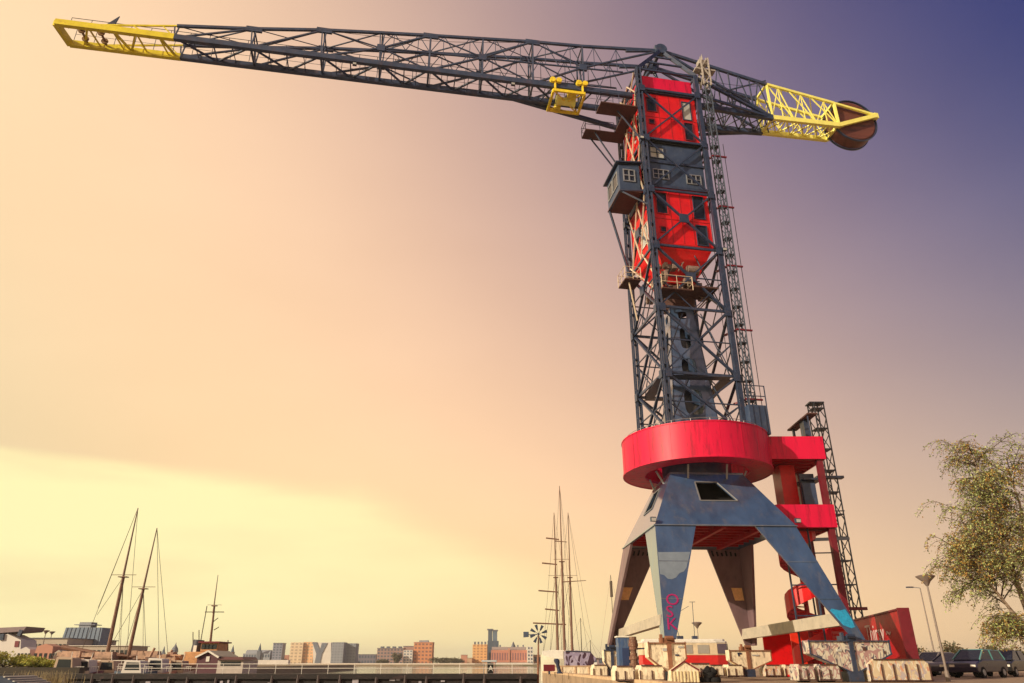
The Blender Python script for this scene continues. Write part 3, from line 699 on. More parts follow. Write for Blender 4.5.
# --- jib
ZJ = 41.2; WJ = 1.0
def jw(s): return .90 + .04 * min(1, max(0, (s - 5) / 40))
def JB(s, sg, dz=0): return TC - jx * s + jy * (sg * jw(s)) + Vector((0, 0, ZJ + dz + E))
hs = [(2.5, 4.75), (6.3, 4.6), (10.4, 4.35), (14.4, 3.95), (18.5, 3.55), (22.2, 3.15), (26.5, 2.65), (31.5, 1.85), (36.8, 1.15)]
TOPZ = dict(hs)
def topz(s):
    for (s0, h0), (s1, h1) in zip(hs, hs[1:]):
        if s0 <= s <= s1: return h0 + (h1 - h0) * (s - s0) / (s1 - s0)
    return hs[-1][1] if s > 36 else hs[0][1]
def JT(s, sg): return JB(s, sg * .98, topz(s))
chb = MB(); cht = MB(); dg_ = MB(); lc2 = MB(); hub = MB()
S = [s for s, _ in hs]
for sg in (-1, 1):
    chb.beam(JB(6.3, sg), JB(36.8, sg), .30, .44)
    if sg > 0: chb.beam(JB(12.0, sg), TT(-2.45, sg * 2.45, 40.7), .26, .34)
    chb.beam(JB(6.3, sg), JB(2.2, sg), .29, .43)
    cht.beam(apx[sg], JT(2.6, sg), .18, .2)
    pts_ = [apx[sg]] + [JT(s, sg) for s in S[1:]]
    for a, b in zip(pts_, pts_[1:]): cht.beam(a, b, .18, .21)
    # hubs on the top chord
    for s in (10.4, 18.5, 26.5, 31.5): hub.box(JT(s, sg) - UP * .06, (1.15, .16, .45), (jx, jy, UP))
    for s in S[1:]:
        for o_ in ((-.16, .16) if s > 20 else (0,)):
            dg_.beam(JB(s, sg), JT(s, sg) + jx * o_, .08 if s > 20 else .13)
    # primary diagonals over double panels with mid hubs
    for s0, sm_, s1 in ((2.5, 6.3, 10.4), (10.4, 14.4, 18.5), (18.5, 22.2, 26.5)):
        mid = (JB(sm_, sg) + JT(sm_, sg)) / 2; hub.box(mid, (.6, .2, .6), (jx, jy, UP))
        top0 = JT(s0, sg) if s0 > 3 else apx[sg]
        dg_.beam(JT(s1, sg) if False else top0, mid, .14, .12)          # from inner top hub outwards and down
        dg_.beam(mid, JB(s1, sg), .14, .12)
        if s0 > 3: dg_.beam(mid, JB(s0, sg), .09)
        dg_.beam(JT(s0, sg) if s0 > 3 else apx[sg], mid, .05)
        dg_.beam(mid, JT(s1, sg), .08)
    for s0, s1 in ((26.5, 31.5), (31.5, 36.8)): dg_.beam(JT(s0, sg), JB(s1, sg), .12)
    # light warren lacing between top chord and a middle rail (inner half of the jib)
    for s0, s1 in zip(S[:5], S[1:6]):
        n = 2
        for k in range(n):
            u0 = s0 + (s1 - s0) * k / n; u1 = s0 + (s1 - s0) * (k + 1) / n; um = (u0 + u1) / 2
            mz = lambda s: JB(s, sg, topz(s) * .5)
            lc2.beam(mz(u0), JT(um, sg), .05); lc2.beam(JT(um, sg), mz(u1), .05); lc2.beam(mz(um), JT(um, sg), .05)
    lc2.beam(JB(3, sg, topz(3) * .5), JB(22.2, sg, topz(22.2) * .5), .10)
# bottom and top planes, cross frames
for s0, s1 in zip(S[1:], S[2:]):
    sm_ = (s0 + s1) / 2
    for k, (a, b) in enumerate(((s0, sm_), (sm_, s1))):
        lc2.beam(JB(a, -1 if k == 0 else 1), JB(b, 1 if k == 0 else -1), .12)
    lc2.beam(JB(s0, -1), JB(s0, 1), .14); lc2.beam(JB(sm_, 1), JB(sm_, -1), .08)
    lc2.beam(JB((s0 + sm_) / 2, -1), JB((s0 + sm_) / 2, 1), .05); lc2.beam(JB((s1 + sm_) / 2, -1), JB((s1 + sm_) / 2, 1), .05)
    lc2.beam(JT(s0, -1), JT(s1, 1), .08); lc2.beam(JT(s0, -1), JT(s0, 1), .09); lc2.beam(JT(s1, -1), JT(s0, 1), .05)
    dg_.beam(JB(s0, -1), JT(s0, 1), .08); dg_.beam(JB(s0, 1), JT(s0, -1), .08)
for k in range(8):
    s = 3.2 + k * .8; lc2.beam(JB(s, -1, -.1), JB(s + .8, 1 if k % 2 else -1, -.1), .09)
chb.build('jib_bottom_chord', jibm, crane); cht.build('jib_top_chord', jibm, crane); dg_.build('jib_diagonal', jibm, crane); lc2.build('jib_lacing', jibm, crane); split_build(hub, 'jib_node', jibm, crane)
# walkway along the near chord with hand rail
wk = MB()
for sg in (-1, 1):
    n = 30
    for k in range(n + 1):
        s = 3.5 + (44.0 - 3.5) * k / n; wk.tube(JB(s, sg * .55), JB(s, sg * .55, 1.05), .025, n=4)
    wk.tube(JB(3.5, sg * .55, 1.05), JB(44.0, sg * .55, 1.05), .03, n=4); wk.tube(JB(3.5, sg * .55, .55), JB(44.0, sg * .55, .55), .02, n=4)
wk.build('jib_handrail', dsteel, crane)
MB().beam(JB(5, 0, .1), JB(36.5, 0, .1), .06, 1.0).build('jib_cable', dsteel, crane) if False else None
# yellow jib tip
yt = MB(); s0, s1 = 36.8, 44.7
for sg in (-1, 1):
    e = s1 if sg < 0 else s1 - .3
    yt.beam(JB(s0, sg), JB(e, sg), .30, .48)
    yt.beam(JT(s0, sg), JB(42, sg, .25), .10, .12)
    for k in range(4):
        a = s0 + k * 1.9; yt.beam(JB(a, sg, 0), JB(a + .95, sg, topz(a) * (1 - (a - s0 + .95) / 6)), .07); 
yt.beam(JB(s1, -1.02), JB(s1 - .3, 1.02), .3, .5)
for k, s in enumerate((37.9, 39.4, 41.0, 42.6)):
    yt.beam(JB(s, -1), JB(s + (.8 if k % 2 else -.8), 1), .14); yt.beam(JB(s, -1), JB(s - .3, 1), .09)
ytip = yt.build('jib_tip', yellow, crane)
shv = MB()
for k in range(2):
    for sg in (-.4, .4):
        c_ = JB(41.9 + k * 1.3, sg, .1); shv.tube(c_ - jy * .04, c_ + jy * .04, .24, .24, 16)
    shv.beam(JB(41.9 + k * 1.3, -.8, .1), JB(41.9 + k * 1.3, .8, .1), .12)
shv.build('rope_sheave', mat('rusty_orange_sheave', (.22, .11, .03), .6, 0, .3, 4), ytip)
MB().prism([JB(41.6, -1.02, .2), JB(40.95, -1.02, .2), JB(40.75, -1.02, 1.35)], jy * .08).build('wind_vane', dsteel, ytip)
# hoist trolley
tr = MB()
def TR(s, b, z): return TC - jx * s + jy * b + Vector((0, 0, ZJ + z + E))
for b in (-1.12, 1.12):
    tr.beam(TR(6.3, b, -.62), TR(8.9, b, -.62), .16, .26)
    for s in (6.5, 8.7): tr.beam(TR(s, b, -.7), TR(s, b, .42), .15, .16)
for s in (6.35, 8.85): tr.beam(TR(s, -1.12, -.68), TR(s, 1.12, -.68), .18, .28)
tr.beam(TR(6.4, -1.1, -.65), TR(8.8, 1.1, -.65), .09); tr.beam(TR(6.4, 1.1, -.65), TR(8.8, -1.1, -.65), .09)
trol = tr.build('hoist_trolley', mat('trolley_yellow_paint', (.92, .70, .03), .4, 0, .2, 3, (.55, .3, .02), .6), crane, bevel=.02)
dr_ = MB().tube(TR(6.9, .1, -.5), TR(8.3, .1, -.5), .32, .32, 16); dr_.tube(TR(6.85, .1, -.5), TR(6.95, .1, -.5), .42, .42, 16); dr_.tube(TR(8.25, .1, -.5), TR(8.35, .1, -.5), .42, .42, 16); dr_.build('hoist_drum', yellow2, trol)
MB().box(TR(7.3, -.7, -.5), (.7, .45, .4), (jx, jy, UP)).build('motor', yellow, trol, bevel=.04); MB().box(TR(8.1, .8, -.5), (.5, .4, .45), (jx, jy, UP)).build('motor', yellow, trol, bevel=.04)
for s in (6.3, 6.8, 8.4, 8.9):
    for b in (-1.16, 1.16): MB().tube(TR(s, b - .12, .36), TR(s, b + .12, .36), .23, .23, 14).build('wheel', MATS['trolley_yellow_paint'], trol)

# --- counter jib (to the right)
def CJ(a, sg, z, wd=.90): return TC + jx * a + jy * (sg * wd) + Vector((0, 0, z + E))
cjm = MB(); cjl = MB()
A1_ = 9.55
for sg in (-1, 1):
    cjm.beam(TT(2.45, sg * 1.3, 40.7), CJ(A1_, sg, 40.75), .30, .46)
    cjm.beam(apx[sg], CJ(A1_, sg, 44.3), .2, .26)
    cjm.beam(TT(2.4, sg * 2.42, 42.45), CJ(A1_, sg, 40.75), .2, .2)
    cjm.beam(apx[sg] + jx * .2, CJ(A1_, sg, 40.85), .17, .17)
    cjm.beam(TT(2.4, sg * 2.42, 40.7), CJ(A1_, sg, 40.75), .16, .2)
    for a, b in ((4.4, 6.2), (6.2, 8.0), (8.0, A1_)):
        zt1 = lambda a: 46.7 + (44.3 - 46.7) * (a - .5) / (A1_ - .5)
        cjl.beam(CJ(a, sg, 40.75), CJ((a + b) / 2, sg, zt1((a + b) / 2)), .08); cjl.beam(CJ((a + b) / 2, sg, zt1((a + b) / 2)), CJ(b, sg, 40.75), .08)
        cjl.beam(CJ(b, sg, 40.75), CJ(b, sg, zt1(b)), .10)
    cjl.beam(CJ(6.2, sg, 43.2), CJ(A1_, sg, 44.7), .1)
for k, a in enumerate((3.2, 4.6, 6.0, 7.4, 8.8)):
    cjl.beam(CJ(a, -1, 40.75), CJ(a + 1.4, 1, 40.75), .1); cjl.beam(CJ(a, 1, 40.75), CJ(a, -1, 40.75), .09); cjl.beam(CJ(a, 1, 40.75), CJ(a + 1.4, -1, 40.75), .06)
cjm.build('counter_jib_chord', jibm, crane); cjl.build('counter_jib_lacing', jibm, crane)
yj = MB(); yl_ = MB(); A2 = 15.5; AT = 19.3
for sg in (-1, 1):
    yj.beam(CJ(A1_, sg, 40.75), CJ(A2, sg, 40.85), .26, .42)
    yj.beam(CJ(A2, sg, 40.85), CJ(AT, sg * .95, 42.45), .22, .36)
    yj.beam(CJ(A1_, sg, 44.3), CJ(A2, sg, 43.2), .18, .22)
    yj.beam(CJ(A2, sg, 43.2), CJ(AT, sg * .95, 42.5), .16, .2)
    yj.beam(CJ(A2, sg, 40.85), CJ(A2, sg, 43.2), .2); yj.beam(CJ(A1_, sg, 40.75), CJ(A1_, sg, 44.3), .16)
    n = 3
    for k in range(n):
        a, b = A1_ + (A2 - A1_) * k / n, A1_ + (A2 - A1_) * (k + 1) / n; zt1 = lambda a: 44.3 - 1.4 * (a - A1_) / (A2 - A1_)
        yl_.beam(CJ(a, sg, 40.85), CJ((a + b) / 2, sg, zt1((a + b) / 2)), .07); yl_.beam(CJ((a + b) / 2, sg, zt1((a + b) / 2)), CJ(b, sg, 40.85), .07)
        yl_.beam(CJ(a, sg, zt1(a)), CJ(b, sg, 40.85), .08)
        yl_.beam(CJ((a + b) / 2, sg, 40.85), CJ((a + b) / 2, sg, zt1((a + b) / 2)), .06)
yj.box(CJ(AT, 0, 42.45), (.35, 1.9, .5), (jx, jy, UP)); yj.beam(CJ(A2, -1, 40.85), CJ(A2, 1, 40.85), .25); yj.beam(CJ(A2, -1, 43.2), CJ(A2, 1, 43.2), .2); yj.beam(CJ(A1_, -1, 44.3), CJ(A1_, 1, 44.3), .16); yj.beam(CJ(A1_, -1, 40.75), CJ(A1_, 1, 40.75), .22)
for k in range(5):
    a = A1_ + k * 1.26; yl_.beam(CJ(a, -1, 40.8), CJ(a + 1.26, 1, 40.8), .10); yl_.beam(CJ(a, 1, 40.8), CJ(a + 1.26, -1, 40.8), .10); yl_.beam(CJ(a, 1, 40.8), CJ(a, -1, 40.8), .09)
    yl_.beam(CJ(a, -1, 44.3 - .28 * k), CJ(a + 1.26, 1, 44.1 - .28 * k), .08)
yj.build('counter_jib_frame', yellow2, crane); yl_.build('counter_jib_brace', yellow2, crane)
# round ballast between the yellow arms
cw = MB(); cc = CJ(17.25, 0, 41.85)
cw.lathe(cc, [(.01, -.60), (1.9, -.60), (2.05, -.5), (2.05, .5), (1.9, .62), (.01, .62)], 48, (jx, UP, -jy))
cwo = cw.build('counterweight', mat('brown_ballast_planks', (.14, .045, .03), .5, 0, .35, .8, (.04, .018, .014), .9, stretch=(.6, 1, 3)), crane, smooth=True)
rm_ = MB().lathe(cc, [(2.06, -.66), (2.14, -.66), (2.14, -.5), (2.06, -.5), (2.06, -.66)], 48, (jx, UP, -jy)); rm_.lathe(cc, [(2.06, .5), (2.14, .5), (2.14, .66), (2.06, .66), (2.06, .5)], 48, (jx, UP, -jy)); rm_.build('ballast_rim', dsteel, cwo, smooth=True)

# slack cables and small floodlights on the lattice
cbm = MB()
for (p, q, sag) in ((JT(26.5, -1), JT(10.4, -1), .5), (CJ(A1_, -1, 44.2), TT(2.4, -2.3, 42.7), .4), (TT(-2.3, -2.45, 40), TT(-2.2, -2.45, 22.5), .0), (TT(2.2, -2.5, 39), TT(1.9, -2.5, 17), .0)):
    pts_ = [p.lerp(q, k / 10) - UP * (sag * 4 * (k / 10) * (1 - k / 10)) for k in range(11)]; cbm = MB().poly(pts_, [.022] * 11, 4); cbm.build('slack_cable', black, crane)
for p in (JB(12, -1, -.35), JB(24, -1, -.35), TT(-2.7, -2.7, 35.5), TT(2.7, -2.7, 26.5), PP(-4.1, -4.7, 7.3), PP(4.1, -4.7, 7.3)):
    fl_ = MB().box(p, (.30, .18, .24), TAX); fo_ = fl_.build('floodlight', dsteel, crane); MB().box(p - ty * .10 - UP * .02, (.24, .03, .17), TAX).build('lens', pale, fo_)

# ================================================================== ACCESS TOWER
def BXA(x0, x1, y0, y1, z0, z1): return ((x0 + x1) / 2, (y0 + y1) / 2, (z0 + z1) / 2 + E), (x1 - x0, y1 - y0, z1 - z0)
at_ = thing('access_tower', (17.8, 46, 0), 'red stair tower with two box platforms beside the crane ring', 'stair tower')
def tray(x0, x1, y0, y1, z0, z1, name):
    m = MB(); t = .1
    m.box(*BXA(x0, x1, y0, y0 + t, z0, z1)); m.box(*BXA(x0, x1, y1 - t, y1, z0, z1)); m.box(*BXA(x0, x0 + t, y0 + t, y1 - t, z0, z1)); m.box(*BXA(x1 - t, x1, y0 + t, y1 - t, z0, z1))
    m.box(*BXA(x0 + t, x1 - t, y0 + t, y1 - t, z0 + .15, z0 + .27))
    o = m.build(name, crim, at_)
    r = MB()
    for k in range(5): r.box(*BXA(x0 + t, x1 - t, y0 + .5 + k * (y1 - y0 - 1) / 4 - .05, y0 + .5 + k * (y1 - y0 - 1) / 4 + .05, z0 + .02, z0 + .15))
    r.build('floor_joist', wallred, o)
    return o
tray(15.7, 19.55, 44.0, 48.2, 11.6, 13.05, 'upper_platform'); tray(16.0, 19.5, 44.0, 48.0, 7.42, 8.78, 'lower_platform')
m = MB()
for x_, y_ in ((19.2, 44.3), (19.2, 47.8)): m.box(*BXA(x_ - .17, x_ + .17, y_ - .17, y_ + .17, -.85, 11.62))
m.box(*BXA(17.2, 19.3, 44.6, 44.7, 7.3, 7.42)); m.build('post', dred, at_)
m = MB(); m.box(*BXA(17.15, 18.1, 45.6, 47.0, 8.8, 11.62)); m.build('stair_shaft', red, at_)
m = MB(); m.box(*BXA(18.1, 19.0, 45.0, 45.1, 9.0, 10.9)); m.box(*BXA(18.2, 19.4, 44.6, 46.6, 10.45, 10.55)); m.build('inner_door', dsteel, at_)
m = MB(); m.box(*BXA(18.0, 18.8, 44.5, 44.6, 8.9, 10.2)); m.build('grey_cabinet', greypan, at_)
# spiral stair below
m = MB(); hc = Vector((17.65, 46.0, 0)); r0, r1 = .15, 1.15; nst = 44; zst, zen = -.7, 7.5
pn = MB()
for i in range(nst):
    a0 = R(i * 22 + 120); a1 = R(i * 22 + 142); z_ = zst + (zen - zst) * i / nst + E; dz = (zen - zst) / nst
    P = lambda r, a, z: hc + Vector((r * math.cos(a), r * math.sin(a), z))
    m.prism([P(r0, a0, z_), P(r1, a0, z_), P(r1, a1, z_), P(r0, a1, z_)], (0, 0, .05))
    pn.add([P(r1, a0, z_ - .15), P(r1, a1, z_ + dz - .15), P(r1, a1, z_ + dz + .95), P(r1, a0, z_ + .95), P(r1 + .04, a0, z_ - .15), P(r1 + .04, a1, z_ + dz - .15), P(r1 + .04, a1, z_ + dz + .95), P(r1 + .04, a0, z_ + .95)], [(0, 1, 2, 3), (4, 7, 6, 5), (0, 4, 5, 1), (3, 2, 6, 7)])
m.tube(hc + UP * 0, hc + UP * (7.5 + E), .14, n=12); m.build('spiral_step', wallred, at_); pn.build('stair_balustrade', red, at_)
m = MB()
for x_, y_ in ((16.5, 44.8), (17.9, 44.6), (18.6, 47.2)): m.tube((x_, y_, 0), (x_, y_, 7.5 + E), .06)
for z_ in (2.5, 4.2, 6): m.tube((16.5, 44.8, z_ + E), (19.3, 44.4, z_ + E), .04)
m.build('stay_pole', dsteel, at_)
# canopy on top
m = MB(); m.box(*BXA(19.3, 19.95, 45.0, 48.8, 14.85, 14.95)); cpy = m.build('canopy', rust, at_)
m = MB(); m.box(*BXA(19.45, 19.75, 46.2, 46.9, 13.05, 14.85)); m.tube((19.4, 45.3, 13.0 + E), (19.4, 45.3, 14.86 + E), .05); m.box(*BXA(19.45, 19.6, 48.2, 48.35, 13, 14.85)); split_build(m, 'canopy_post', dsteel, at_)
m = MB().box(*BXA(15.6, 16.5, 48.3, 50, 9.3, 10.6)); m.build('hatch_box', blue, at_)
# ladder mast
lm_ = thing('lattice_mast', (20.75, 46, 0), 'slim grey lattice lift mast standing right of the red platforms', 'mast')
m = MB(); save = tx, ty
MXp, MYp = 23.9, 54.0
lm_.location = (MXp, MYp, 0)
lat_col(m, (MXp, MYp, 0), (MXp, MYp, 18.65 + E), .84, .08, .05)
for z_ in [1.64 * i + 1 for i in range(12)]: m.box((MXp, MYp, z_), (.94, .94, .06))
m.box((MXp - .05, MYp, 18.65 + E), (1.15, .94, .09)); m.tube((MXp + .7, MYp, 0), (MXp + .65, MYp, 10.3 + E), .035); m.box((MXp + .4, MYp, 10.3 + E), (.7, .07, .07)); m.build('lattice_frame', mat('mid_grey_steel', (.07, .09, .13), .5), lm_)
MB().box((MXp - .2, MYp - .6, 12.65 + E), (2.0, .5, .18)).build('mast_tie', dsteel, lm_)
MB().beam((MXp + .3, MYp - .65, 8.2 + E), (19.6, 48.3, 7.35 + E), .3, .2).build('mast_tie', dsteel, lm_)
MB().box((MXp - .6, MYp - .6, 3.45 + E), (2.7, .3, .2)).build('red_tie', dred, lm_)

# ================================================================== OTHER THINGS ON THE QUAY
# red steel wall panel with a tag
p0 = at(899, 609.5, 42.0); p1 = at(855, 618, 50.3)
wt = thing('steel_wall', (p0.x, 42, 0), 'tall red steel wall slab with a white tag, right of the crane leg', 'wall')
dirw = Vector((p1.x - p0.x, 8.3, 0)).normalized(); nw = Vector((-dirw.y, dirw.x, 0))
q0 = Vector((p0.x, 42, .3)); q1 = q0 + dirw * 9.5
b = MB().prism([q0, q1, q1 + UP * (p1.z - .45), q0 + UP * (p0.z - .3)], -nw * .35); b.build('panel', wallred, wt)
b = MB().box(q0 + UP * 1.6 - nw * .17 - dirw * .08, (.16, .6, 3.4), (dirw, nw, UP)); b.beam(q0 + UP * (p0.z - .28) - nw * .17, q1 + UP * (p1.z - .43) - nw * .17, .5, .09); b.build('edge_rail', dred, wt)
b = MB().box(q0 + dirw * 4.7 + UP * .0 - nw * .17, (9.4, .5, .55), (dirw, nw, UP)); b.build('footing', dsteel, wt)
flat_text('Thirsv ~', 1.35, q0 + dirw * 6.6 + UP * 1.75 + nw * .01, -dirw, UP, mat('white_spray_paint', (.65, .5, .5), .6), wt, 'graffiti')

# open red container and its bright inner flap behind the near right bogie
rc = thing('red_container', (20.2, 51, 0), 'open red container with pink slatted side behind the near right bogie', 'container')
x0_, x1_ = xpx(792, 640, 50), xpx(850, 640, 50)
b = MB(); zt2 = 2.15 + E
b.box(((x0_ + x1_) / 2, 53.0, zt2 - .06), (x1_ - x0_, 5.6, .12)); b.box(((x0_ + x1_) / 2, 55.8, zt2 / 2), (x1_ - x0_, .1, zt2 - .14)); b.box((x1_ - .06, 53, zt2 / 2), (.12, 5.5, zt2 - .14)); b.box(((x0_ + x1_) / 2, 53.0, .1), (x1_ - x0_, 5.4, .12))
b.build('container_shell', red, rc)
b = MB(); xa = xpx(822, 640, 50)
for k in range(5): b.box(((xa + x1_) / 2, 50.2, 1.55 + k * .27), (x1_ - xa, .08, .2))
b.build('slatted_side', mat('sun_bleached_red', (.62, .13, .11), .6), rc)
b = MB(); b.prism([(x0_, 50.18, .1), (x0_ + .85, 50.18, .1), (x0_ + .85, 50.18, 1.9), (xa, 50.18, 1.9), (xa, 50.18, 2.75), (x0_, 50.18, 2.85)], (0, .1, 0)); b.build('door_flap', mat('bright_red_flap', (.85, .035, .01), .45), rc)
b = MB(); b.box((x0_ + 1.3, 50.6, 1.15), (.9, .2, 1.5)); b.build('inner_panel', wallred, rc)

# tram
tr_l = -0
tram = thing('tram', (15.5, 79, 0), 'cream and red vintage tram parked behind the crane legs', 'tram')
tx0, tx1 = xpx(640, 650, 79), xpx(727, 650, 79)
b = MB(); zf, zr = .7, 3.15
prof = [(tx0, 77.8), (tx1 - 1.3, 77.8), (tx1 - .3, 78.1), (tx1, 78.7), (tx1, 79.6), (tx1 - .4, 80.1), (tx1 - 1.2, 80.3), (tx0, 80.3)]
b.prism([(x, y, 1.55) for x, y in prof], (0, 0, 1.1)); tb = b.build('upper_body', mat('tram_cream', (.70, .58, .40), .4), tram, bevel=.05)
MB().prism([(x, y, .45) for x, y in prof], (0, 0, 1.09)).build('lower_body', mat('tram_red', (.62, .02, .02), .35), tram, bevel=.05)
rf = MB(); rf.prism([((x - 18) * .995 + 18, (y - 79) * .93 + 79, 2.66) for x, y in prof], (0, 0, .18)); rf.prism([((x - 18) * .95 + 18, (y - 79) * .6 + 79, 2.845) for x, y in prof], (0, 0, .2)); rf.build('roof', white, tram, bevel=.06)
for k in range(5):
    xw = tx0 + .6 + k * 1.65
    if xw + 1.2 > tx1 - 1.3: break
    MB().box((xw + .55, 77.79, 2.1), (1.15, .06, .78)).build('window', mat('bright_reflecting_glass', (.35, .33, .30), .15), tram)
MB().prism([(tx1 - 1.28, 77.76, 1.7), (tx1 - .26, 78.06, 1.7), (tx1 - .26, 78.06, 2.6), (tx1 - 1.28, 77.76, 2.6)], (.01, .03, 0)).build('windscreen', mat('violet_glass', (.13, .10, .15), .12), tram)
MB().prism([(tx1 - .27, 78.06, 1.7), (tx1 + .03, 78.66, 1.7), (tx1 + .03, 78.66, 2.6), (tx1 - .27, 78.06, 2.6)], (.0, .03, 0)).build('windscreen', glass, tram)
MB().prism([(x + (.04 if x > 10 else 0), y - .03, 1.6) for x, y in prof[1:4]] + [(prof[3][0], prof[3][1] + .2, 1.6), (prof[1][0], prof[1][1] + .2, 1.6)], (0, 0, .0001)) if False else None
for xw in (tx0 + 1.6, tx0 + 3.2, tx1 - 3.6, tx1 - 2.0): MB().tube((xw, 77.9, .36), (xw, 78.15, .36), .36, .36, 16).build('wheel', dsteel, tram)
pm = MB(); xq = xpx(686, 640, 79)
pm.beam((xq - .6, 79, 3.05), (xq - 1.1, 79, 5.3), .05); pm.beam((xq + .9, 79, 3.05), (xq + 1.0, 79, 6.6), .05); pm.beam((xq - 1.1, 79, 5.3), (xq + .6, 79, 6.2), .04); pm.box((xq - .6, 79, 3.2), (.6, .5, .3)); pm.box((xq + .9, 79, 3.2), (.5, .5, .3)); pm.beam((xq + .7, 79, 6.6), (xq + 1.3, 79, 6.6), .05)
pm.build('trolley_pole', dsteel, tram)

# tent-like pale crate stack and dark tyres near the left front bogie
def crate_shelter():
    xs = [xpx(x, 670, 37.3) for x in (669, 671, 684, 697, 698)]
    t = thing('slatted_kiosk', ((xs[0] + xs[4]) / 2, 37.5, 0), 'small cream slatted hut with gabled top before the pink-lettered leg', 'hut')
    z0 = .02; b = MB().prism([(xs[0], 37.1, z0), (xs[4], 37.1, z0), (xs[3], 37.1, .52), (xs[2], 37.1, .88), (xs[1], 37.1, .50)], (0, 1.1, 0)); b.build('wall', cream, t, bevel=.02)
    b = MB(); n = 9
    for k in range(n):
        x = xs[0] + .06 + (xs[4] - xs[0] - .12) * k / (n - 1); b.box((x, 37.08, .27), (.045, .04, .46))
    b.build('slat', mat('straw_slats', (.60, .50, .28), .7), t)
    b = MB(); b.beam((xs[0] - .06, 37.6, .50), (xs[2], 37.6, .93), 1.2, .05, (0, 1, 0)); b.build('roof', white, t) if False else None
    b = MB()
    for yy in (37.08, 38.2):
        b.beam((xs[1] - .04, yy, .52), (xs[2], yy, .92), .06); b.beam((xs[2], yy, .92), (xs[3] + .05, yy, .54), .06)
    b.build('gable_trim', dred, t)
crate_shelter()
def tyres():
    cx = xpx(709, 672, 37.6); t = thing('tyre_heap', (cx, 37.6, 0), 'heap of black tyres beside the small cream slatted hut', 'tyres')
    for (dx, dz, rr, tilt) in ((-.22, .12, .28, 0), (.24, .12, .28, 0), (0, .34, .28, .2), (-.1, .52, .22, .9), (.2, .50, .2, -.7)):
        m = MB(); ax = (Vector((math.cos(tilt), 0, math.sin(tilt))), Vector((0, 1, 0)), Vector((-math.sin(tilt), 0, math.cos(tilt))))
        m.lathe((cx + dx, 37.6, dz), [(rr * .55, -.09), (rr * .9, -.11), (rr, -.05), (rr, .05), (rr * .9, .11), (rr * .55, .09), (rr * .55, -.09)], 20, ax); m.build('tyre', black, t, smooth=True)
tyres()

# blue cabin and totem between the left legs
def blue_cabin():
    x0, x1 = xpx(618, 650, 47), xpx(630, 650, 47); t = thing('portable_cabin', ((x0 + x1) / 2, 47, 0), 'small blue cabin standing between the two left crane legs', 'cabin')
    h = zY(637, 47); b = MB().box(((x0 + x1) / 2, 47.4, h / 2 + .05), (x1 - x0, .9, h - .1)); b.build('wall', mat('cobalt_streaked_paint', (.04, .09, .22), .5, 0, .4, 2, (.20, .22, .25), .7, stretch=(3, 1, .4)), t, bevel=.03)
    MB().box(((x0 + x1) / 2, 47.4, h + .02), (x1 - x0 + .1, 1.0, .08)).build('roof', white, t)
    MB().box(((x0 + x1) / 2 + .08, 46.93, h * .42), ((x1 - x0) * .55, .05, h * .62)).build('door', mat('navy_door_paint', (.02, .04, .12), .5), t)
blue_cabin()
def totem():
    cx = xpx(633.5, 650, 44); h = zY(637.5, 44); t = thing('carved_totem', (cx, 44, 0), 'brown stacked totem column right of the small blue cabin', 'sculpture')
    m = MB(); z = 0; random.seed(5); pr = []
    while z < h:
        r = random.choice((.20, .27, .16, .24)); pr += [(r, z), (r, z + .16)]; z += .17
    m.lathe((cx, 44, 0), [(.01, 0)] + pr + [(.01, z)], 14); m.build('column', mat('burnt_wood', (.16, .07, .045), .7, 0, .4, 6, (.5, .38, .26), .5), t)
    m = MB().beam((cx - .2, 44, h * .72), (cx + .75, 44, h * .74), .08); m.beam((cx, 44, h * .4), (cx + .3, 44, h * .2), .07); m.build('arm', dsteel, t)
totem()
# graffiti container on a low pale wall
b = thing('storage_container', (6.3, 73, 0), 'low purple container covered in graffiti near the tall ship', 'container')
x0, x1 = xpx(565, 660, 73), xpx(590, 660, 73)
z1 = zY(650.5, 73)
m = MB().prism([(x0, 72, .45), (x1, 72, .45), (x1 + .5, 72, z1 - .7), (x1, 72, z1 - .15), (x0 + 1, 72, z1), (x0, 72, z1 - .08)], (0, 2.4, 0)); m.build('shell', graf_purple, b, bevel=.04)
m = MB(); m.box(((x0 + x1) / 2, 73.2, .25), (x1 - x0 - .3, 2.0, .4)); m.build('skid', dsteel, b)
MB().beam((x0, 71.97, z1 - .05), (x1, 71.97, z1 - .12), .08).build('top_rail', dsteel, b)
b = thing('low_wall', (5, 69.5, 0), 'low pale yellow wall along the quay before the purple container', 'wall')
x0, x1 = xpx(548, 668, 69), xpx(603, 668, 69)
m = MB(); n = 4
m.box(((x0 + x1) / 2, 69.6, .25), (x1 - x0, .4, .62)); m.build('wall_face', cream, b)
m = MB(); m.box(((x0 + x1) / 2, 69.6, .60), (x1 - x0 + .1, .52, .08))
for k in range(n + 1): m.box((x0 + (x1 - x0) * k / n, 69.37, .25), (.12, .08, .6))
m.build('coping', coping, b)
